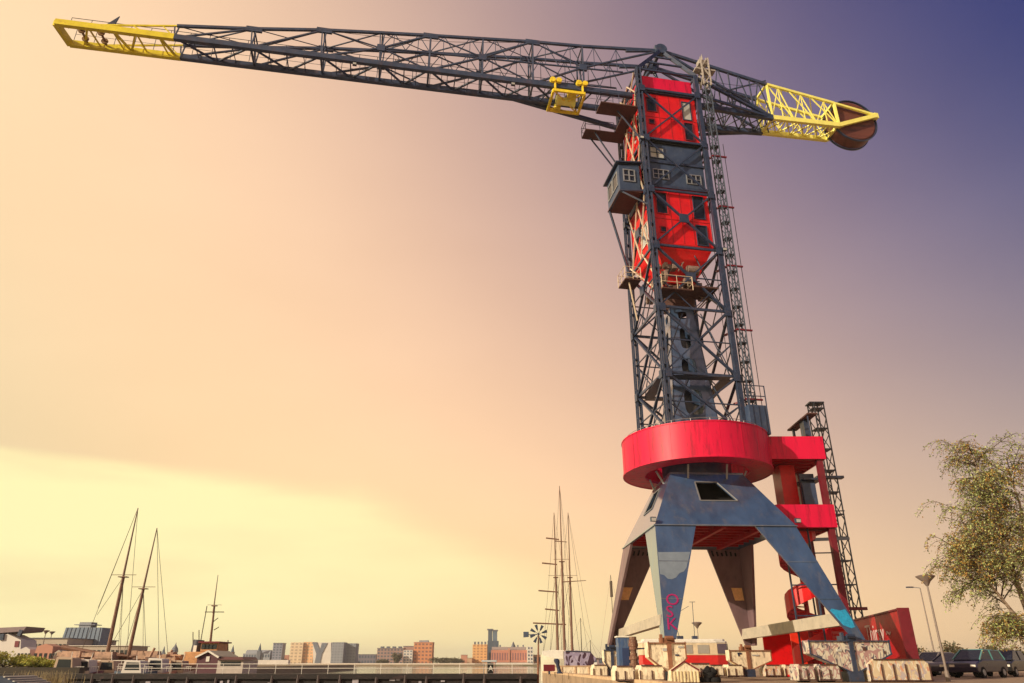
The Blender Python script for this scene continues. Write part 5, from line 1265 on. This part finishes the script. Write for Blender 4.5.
for k in range(14): x = random.uniform(x0 + 1, x1 - 1); m.box((x, Y - random.uniform(-.6, .6), zY(659, Y) + random.uniform(.2, .9)), (random.uniform(.6, 2.6), random.uniform(1, 1.8), random.uniform(.4, 1.4)))
m.build('deckhouse', white, t)
# small yacht masts beyond
for i, (xp, yt_, lab) in enumerate(((582, 618, 'yacht with the tallest thin mast, right of the tall ship'), (591, 640, 'low yacht with short mast just left of the crane leg'), (615, 575, 'yacht with dark banner-like mast behind the left crane leg'))):
    Y = 130 + 8 * i; xx_ = xpx(xp, 660, Y); t = thing('yacht', (xx_, Y, -1.6), lab, 'yacht', 'yachts beyond the quay')
    hull(xx_ - 3.2, xx_ + 3.2, Y, -1.8, .3, 1.2, sheer=.25).build('hull', white, t)
    m = MB().tube((xx_, Y, .2), (xx_ - .0, Y, zY(yt_, Y)), .09, .05, 6); m.tube((xx_, Y, 1.4), (xx_ + 2.6, Y, 1.5), .07)
    if i == 2: m.tube((xx_, Y, zY(597, Y)), (xx_, Y, zY(581, Y)), .28, .24, 8)
    m.build('mast', rig, t); MB().box((xx_ - .3, Y, .65), (2.6, 1.4, .6)).build('cabin', white, t, bevel=.08)
    m = MB(); m.tube((xx_, Y, zY(yt_, Y)), (xx_ - 3.1, Y, .5), .015, n=3); m.tube((xx_, Y, zY(yt_, Y)), (xx_ + 3.1, Y, .5), .015, n=3); m.build('rigging', rig, t)

# ------------------------------------------------------------------ wharf buildings on the left
def bmat(n, c, c2=None): return mat(n, c, .75, 0, .15, .15, c2, .6 if c2 else 0)
def block(name, x0p, x1p, ytp, Y, wallm, label, depth=14, z0=-.4, cols=0, rows=0, wm_=None, roof=None, extra=None, grp=None, cat='building', wfrac=.55):
    x0, x1 = xpx(x0p, 655, Y), xpx(x1p, 655, Y); zt = zY(ytp, Y)
    t = thing(name, ((x0 + x1) / 2, Y, z0), label, cat, grp)
    w_o = MB().box(((x0 + x1) / 2, Y + depth / 2, (z0 + zt) / 2), (x1 - x0, depth, zt - z0)).build('wall', wallm, t)
    if roof is not None:
        m = MB().box(((x0 + x1) / 2, Y + depth / 2, zt + (zt - z0) * .015), (x1 - x0 + .6, depth + .6, (zt - z0) * .03)); m.build('roof', roof, t)
    if cols:
        ww = (x1 - x0) / cols; hh = (zt - z0) / rows; proto = None
        for i in range(cols):
            for j in range(rows):
                cx, cz = x0 + ww * (i + .5), z0 + hh * (j + .55)
                if proto is None:
                    proto = MB().box((cx, Y - .02, cz), (ww * wfrac, .16, hh * .5)).build('window', wm_ or glass, t); c0 = (cx, cz)
                else:
                    o = proto.copy(); sc.collection.objects.link(o); o.parent = t; o.location = (cx - c0[0], 0, cz - c0[1])
    if extra: extra(t, x0, x1, Y, zt)
    return t
bg_ = bmat('blue_grey_glass_cladding', (.17, .22, .30), (.28, .31, .36)); beig = bmat('beige_hall_wall', (.42, .36, .30)); dkg = bmat('grey_slate', (.13, .14, .18)); orb = bmat('orange_brick', (.60, .25, .12), (.45, .18, .10)); crm = bmat('cream_render', (.70, .55, .38)); pink = bmat('pinkish_brick', (.50, .24, .17)); navyb = bmat('dark_blue_glass', (.07, .10, .15)); greyb = bmat('grey_panels', (.27, .29, .34)); whi = bmat('white_render', (.66, .62, .58))
# leaning glass hall
Y = 170; t = thing('glass_office', (xpx(82, 655, Y), Y, .2), 'blue-grey glass building with slanted side and small roof box', 'building')
p = lambda x, y: at(x, y, Y); q = [p(58, 650), p(98, 650), p(102.5, 627.5), p(66, 627.5)]
MB().prism(q, (0, 4, 0)).build('wall', bg_, t)
m = MB()
for k in range(9): u = (k + .5) / 9; m.beam(q[0].lerp(q[1], u) - Vector((0, .05, 0)), q[3].lerp(q[2], u) - Vector((0, .05, 0)), .10)
m.build('mullion', mat('slate_mullion', (.10, .13, .19), .5), t); m = MB().box(p(82, 625) + Vector((0, 2.5, 0)), (2.6, 2.5, 1.3)); m.box(p(82, 624.4) + Vector((0, 2.5, 0)), (4.6, 3, .15)); m.build('roof_box', greyb, t)
block('warehouse', 27, 64, 638.5, 160, beig, 'long low hall with grey roof left of the glass building', 20, .2, 9, 1, glass, dkg)
block('warehouse', 63, 128, 646, 158, beig, 'long low hall in front of the glass building', 8, .2, 14, 1, glass, whi)
# white cantilever hall at the far left
Y = 120; t = thing('cantilever_hall', (xpx(5, 650, Y), Y, .2), 'white angular hall with a jutting flat roof at the far left', 'building'); p = lambda x, y: at(x, y, Y)
MB().prism([p(-40, 658), p(20, 658), p(21, 640), p(8, 634), p(-40, 640)], (0, 4, 0)).build('wall', whi, t)
MB().prism([p(-40, 636), p(23, 631.2), p(26.5, 626.5), p(-40, 629.5)], (0, 5, 0)).build('roof', mat('brown_grey_fascia', (.22, .16, .17), .6), t)
m = MB(); m.beam(p(19, 636), p(22, 630), .5); m.beam(p(2, 640), p(3, 634), .6); m.build('prop', dsteel, t); MB().prism([p(14.5, 647), p(18.5, 647), p(19.5, 641), p(15.5, 641)], (0, -.1, 0)).build('window', dred, t)
random.seed(41)     # parked boats and sheds cluttering the wharf edge
for i, (xa_, xb_, yt_, c_, lab) in enumerate(((22, 36, 647, whi, 'white cabin boat nearest the angular hall'), (38, 58, 644, pink, 'pale pink covered houseboat below the long hall'), (57, 68, 650, beig, 'small tan houseboat left of the schooner'))):
    Y = 112; t = thing('houseboat', (xpx((xa_ + xb_) / 2, 660, Y), Y, -1.6), lab, 'houseboat', 'houseboats along the wharf'); x0, x1 = xpx(xa_, 655, Y), xpx(xb_, 655, Y)
    hull(x0 - .4, x1 + .4, Y, -1.8, .6, 1.7, sheer=.3).build('hull', hullm, t); m = MB().prism([(x0, Y - 1.2, .5), (x1, Y - 1.2, .5), (x1 - .3, Y - 1.2, zY(yt_ + 2.5, Y)), ((x0 + x1) / 2, Y - 1.2, zY(yt_, Y)), (x0 + .3, Y - 1.2, zY(yt_ + 2.5, Y))], (0, 2.4, 0)); m.build('cabin', c_, t)
    n = 4
    for k in range(n): MB().box((x0 + (x1 - x0) * (k + .5) / n, Y - 1.22, zY(656, Y)), ((x1 - x0) / n * .5, .08, .7)).build('window', glass, t)

random.seed(63)
beig2 = bmat('tan_cabin_paint', (.46, .34, .25)); kinds = [('white', whi), ('rusty', pink), ('plum', mat('plum_boat_paint', (.16, .05, .08), .5)), ('ochre', orb), ('cream', crm), ('navy', navyb)]
for i, (xp, w_, yt_, ci, lab) in enumerate(((70, 3.4, 658, 4, 'cream motor boat moored below the schooner bowsprit'), (88, 2.8, 660, 2, 'plum coloured motor boat below the schooner hull'), (112, 3.0, 661, 0, 'white motor boat moored between the two schooner masts'), (138, 3.4, 661, 5, 'navy motor boat right of the schooner masts'), (160, 3.0, 659, 1, 'rusty pink motor boat left of the work vessel'), (181, 2.6, 661, 0, 'white motor boat just left of the boathouse'))):
    Y = 68 + 1.5 * (i % 3); xx_ = xpx(xp, 665, Y); t = thing('motor_boat', (xx_, Y, -1.6), lab, 'boat', 'motor boats moored behind the jetty'); m_b = kinds[ci][1]
    hull(xx_ - w_ / 2, xx_ + w_ / 2, Y, -1.8, .0, .9, sheer=.25).build('hull', m_b, t)
    MB().prism([(xx_ - w_ * .3, Y - .7, .05), (xx_ + w_ * .22, Y - .7, .05), (xx_ + w_ * .14, Y - .7, zY(yt_, Y)), (xx_ - w_ * .26, Y - .7, zY(yt_, Y) + .08)], (0, 1.4, 0)).build('cabin', whi if ci not in (0, 4) else beig2, t, bevel=.04)
    MB().prism([(xx_ - w_ * .22, Y - .72, .30), (xx_ + w_ * .15, Y - .72, .30), (xx_ + w_ * .11, Y - .72, zY(yt_, Y) - .12), (xx_ - w_ * .2, Y - .72, zY(yt_, Y) - .1)], (0, .04, 0)).build('window', glass, t)
    m = MB().tube((xx_, Y, .4), (xx_ + random.uniform(-.3, .3), Y, zY(yt_, Y) + random.uniform(.3, .9)), .035, n=5)
    for k in range(4): m.tube((xx_ + w_ * (.22 + .07 * k), Y - .5, .0), (xx_ + w_ * (.22 + .07 * k), Y - .5, .55), .02, n=4)
    m.tube((xx_ + w_ * .2, Y - .5, .55), (xx_ + w_ * .45, Y - .5, .55), .02, n=4); m.build('railing', white, t)

# ------------------------------------------------------------------ far skyline
YF = 700
gp = 'buildings of the far skyline'
def spire(xp, yt_, lab, w_=3, Y=YF):
    x = xpx(xp, 655, Y); t = thing('church_tower', (x, Y, -.4), lab, 'church', 'church spires on the skyline'); zt = zY(yt_, Y)
    MB().box((x, Y, zt * .3), (w_ * 1.1, w_ * 1.1, zt * .6 + .8)).build('tower', dkg, t); MB().tube((x, Y, zt * .6), (x, Y, zt), w_ * .6, .05, 8).build('spire', navyb, t)
spire(259, 643, 'church spire above the long grey block', 3); spire(232, 645, 'thin church spire left of the long grey block', 3); spire(163, 646, 'slim steeple between the schooner and the wheelhouse', 2.6)
x = xpx(174, 655, YF); t = thing('church_dome', (x, YF, -.4), 'bulbous church dome on the skyline right of the schooner', 'church'); MB().box((x, YF, 4), (5, 5, 8.8)).build('tower', dkg, t); MB().lathe((x, YF, 8.4), [(2.4, 0), (3.0, 2), (2.4, 4.5), (1, 6.3), (.3, 8), (.01, 10)], 12).build('dome', dkg, t, smooth=True)
def vault(t, x0, x1, Y, zt): MB().tube((x0 + 1, Y + 7, zt - 1), (x1 - 1, Y + 7, zt - 1), 4, 4, 16).build('vaulted_roof', greyb, t)
block('long_office', 243, 270, 653.5, YF, greyb, 'long low grey block with vaulted roof left of the narrow tower', 14, cols=10, rows=2, wm_=navyb, extra=vault)
block('quay_shed', 236, 289, 660, 660, whi, 'flat white quay shed below the vaulted grey block', 6)
block('tower_block', 272, 281.5, 643.5, YF, bmat('mauve_grey_wall', (.24, .25, .33)), 'narrow blue-grey tower left of the cream block', 10, cols=3, rows=8, wm_=navyb, roof=dkg)
block('apartment_block', 281.5, 289, 655, YF + 20, pink, 'low brown block right of the narrow blue-grey tower', 10)
block('apartment_block', 289.5, 302, 642.5, YF, crm, 'pale cream apartment block left of the Y-shaped building', 14, cols=3, rows=7, wm_=bmat('soft_window_shade', (.45, .35, .25)))
block('apartment_block', 302.5, 313, 642, YF + 3, bmat('apricot_render', (.75, .45, .24)), 'apricot apartment block touching the cream block', 14, cols=3, rows=7, wm_=bmat('soft_window_shade', (.45, .35, .25)))
t = thing('fork_shaped_tower', (xpx(320, 655, YF), YF, -.4), 'white and grey building with a Y-shaped dark front', 'building'); p = lambda x, y: at(x, y, YF)
MB().prism([p(313, 664), p(331, 664), p(331, 642.5), p(313, 642.5)], (0, 10, 0)).build('wall', whi, t)
m = MB(); q = [p(312.5, 642.2), p(317, 642.2), p(320, 650), p(322, 643), p(327.5, 643), p(322, 654), p(320, 664), p(314.5, 664), p(316.5, 654)]; m.prism([v - Vector((0, .6, 0)) for v in q], (0, .5, 0)); m.build('dark_front', bmat('slate_front', (.15, .17, .22)), t)
def notch(t, x0, x1, Y, zt): MB().box(((x0 + x1) / 2, Y + 6, zt + 1), ((x1 - x0) * .5, 6, 2.2)).build('roof_box', greyb, t)
block('office_tower', 331, 343, 642.2, YF - 5, greyb, 'plain grey office tower right of the Y-shaped building', 14, cols=4, rows=8, wm_=bmat('grey_window_band', (.18, .20, .25)))
block('office_tower', 343.3, 355.2, 643.3, YF + 4, bmat('cool_grey_panels', (.24, .27, .32)), 'second grey tower with recessed base, last of the tall group', 14, cols=4, rows=7, wm_=bmat('grey_window_band', (.18, .20, .25)))
block('low_terrace', 355.5, 376, 654.5, YF + 40, bmat('dusky_terrace_wall', (.20, .18, .22)), 'low dusky terrace between grey towers and brown flats', 10, cols=7, rows=2, wm_=navyb, roof=dkg)
def step(t, x0, x1, Y, zt):
    for k in range(4): MB().box((x0 + (x1 - x0) * (.15 + .23 * k), Y + 6, zt + .8), ((x1 - x0) * .12, 5, 2.0)).build('roof_step', dkg, t)
block('flats', 377, 403, 648.5, YF, bmat('mauve_brown_brick', (.34, .22, .20)), 'long brown flats with stepped roofline', 14, cols=8, rows=5, wm_=navyb, roof=dkg, extra=step)
block('flats', 403.3, 412.5, 650, YF - 6, whi, 'narrow white flats between brown flats and orange block', 10, cols=3, rows=5, wm_=bg_)
block('flats', 403, 414, 646.5, YF + 16, bmat('mauve_brown_brick', (.34, .22, .20)), 'brown flats rising behind the narrow white flats', 8, roof=dkg)
block('brick_warehouse', 413.5, 432, 642.7, YF - 3, orb, 'tall orange brick block in the middle of the skyline', 16, cols=5, rows=6, wm_=bmat('brown_window_shade', (.24, .12, .10)), roof=pink, extra=notch)
block('low_house', 461, 467, 655, YF, pink, 'small pinkish house left of the orange grain silo', 8, roof=dkg)
block('low_house', 467.2, 472, 658, YF - 8, bmat('tan_plaster', (.5, .33, .22)), 'small tan house touching the orange grain silo', 8, roof=dkg)
def crenel(t, x0, x1, Y, zt):
    for k in range(4): MB().box((x0 + (x1 - x0) * (.14 + .24 * k), Y + 5, zt + 1.1), (1.5, 3, 2.6)).build('chimney', dkg, t)
block('grain_silo', 472.5, 487, 644.5, YF, bmat('golden_brick', (.72, .42, .18), (.6, .33, .15)), 'golden orange silo building with rooftop chimneys', 16, cols=4, rows=7, wm_=bmat('dim_gold_shade', (.42, .22, .12)), extra=crenel)
t = thing('office_tower', (xpx(492, 655, YF + 30), YF + 30, -.4), 'dark blue twin-shaft tower, tallest of the skyline', 'building'); X = lambda p_: xpx(p_, 655, YF + 30); Y = YF + 30
MB().box((X(490), Y, zY(630, Y) / 2), (X(492) - X(488), 8, zY(630, Y))).build('shaft', navyb, t); MB().box((X(494.8), Y, zY(631, Y) / 2), (X(497) - X(492.6), 8, zY(631, Y))).build('shaft', bmat('steel_blue_glass', (.12, .17, .24)), t)
m = MB().box((X(490), Y, zY(629.6, Y)), (X(493) - X(487), 9, 1)); m.box((X(495), Y, zY(630.6, Y)), (X(498) - X(492.4), 9, 1)); m.build('roof_cap', dkg, t); MB().box((X(493), Y, zY(641, Y) / 2), (X(498) - X(487), 9.6, zY(641, Y))).build('lower_block', navyb, t)
def gables(t, x0, x1, Y, zt):
    MB().box(((x0 + x1) / 2, Y + 8, zt + 1.4), ((x1 - x0) * .96, 10, 2.2)).build('roof', mat('pale_slate_roof', (.34, .28, .28), .7), t)
    MB().box(((x0 + x1) / 2, Y - .3, zt * .55), (1.6, .8, zt * 1.15)).build('pilaster', pink, t)
    for k in (.1, .25, .75, .9): MB().box((x0 + (x1 - x0) * k, Y + 8, zt + 3.2), (1.2, 2, 2)).build('chimney', dkg, t)
    MB().tube((x0 + (x1 - x0) * .62, Y + 20, zt), (x0 + (x1 - x0) * .62, Y + 20, zt + 7.5), 3.4, .05, 4).build('turret', dkg, t)
block('brick_factory', 491, 527, 650, YF - 20, bmat('rose_brick', (.52, .22, .16), (.40, .16, .13)), 'wide rose brick factory with tall windows and pale roof', 16, cols=14, rows=1, wm_=bmat('plum_window', (.20, .10, .13)), extra=gables, wfrac=.42)
block('white_tower', 527.5, 533, 646.5, YF - 30, whi, 'narrow white and navy block right of the rose brick factory', 10, cols=2, rows=5, wm_=navyb)
block('low_house', 533.5, 552, 655, YF - 10, bmat('tan_plaster', (.5, .33, .22)), 'low tan house row behind the wind wheel', 10, cols=5, rows=1, wm_=navyb, roof=dkg)
block('quay_shed', 495, 532, 662.5, 655, whi, 'long white shed below the rose brick factory', 5, roof=dkg)
block('ferry_terminal', 296, 475, 663.2, 650, bmat('pale_quay_wall', (.62, .52, .42)), 'long pale quay building along the far waterline', 5)
block('far_terrace', 592, 725, 658, 420, bmat('mauve_far_houses', (.30, .22, .24)), 'low mauve house row far behind the crane legs', 10, roof=dkg, cols=24, rows=1, wm_=navyb)
block('far_terrace', 770, 900, 657, 460, bmat('mauve_far_houses', (.30, .22, .24)), 'low mauve house row far behind the red container', 10, roof=dkg, cols=24, rows=1, wm_=navyb)
block('far_terrace', 905, 1060, 652.5, 330, bmat('mauve_far_houses', (.30, .22, .24)), 'brown roofed house row on the horizon behind the parked cars', 10, roof=bmat('brown_roof_tiles', (.20, .10, .07)), cols=18, rows=2, wm_=navyb)
random.seed(50)
for (xp, yt_, w_, lab) in ((438, 656.5, 14, 'dark tree mass right of the orange brick block'), (447, 658, 9, 'lower tree between the orange block and the darker tree'), (455, 657, 9, 'dark round tree left of the small pinkish house'), (383, 659, 6, 'small tree at the foot of the brown flats'), (397, 652, 5, 'slim tree before the brown flats')):
    Y = YF - 12; bush('skyline_tree', (xpx(xp, 660, Y), Y, -.4), (w_, 6, zY(yt_, Y)), lab, 'tree', [(.10, .10, .05), (.15, .12, .06), (.06, .07, .04)], 600, 'trees along the far shore', .8, 1.0)

# render settings
sc.cycles.use_denoising = True
sc.cycles.max_bounces = 6
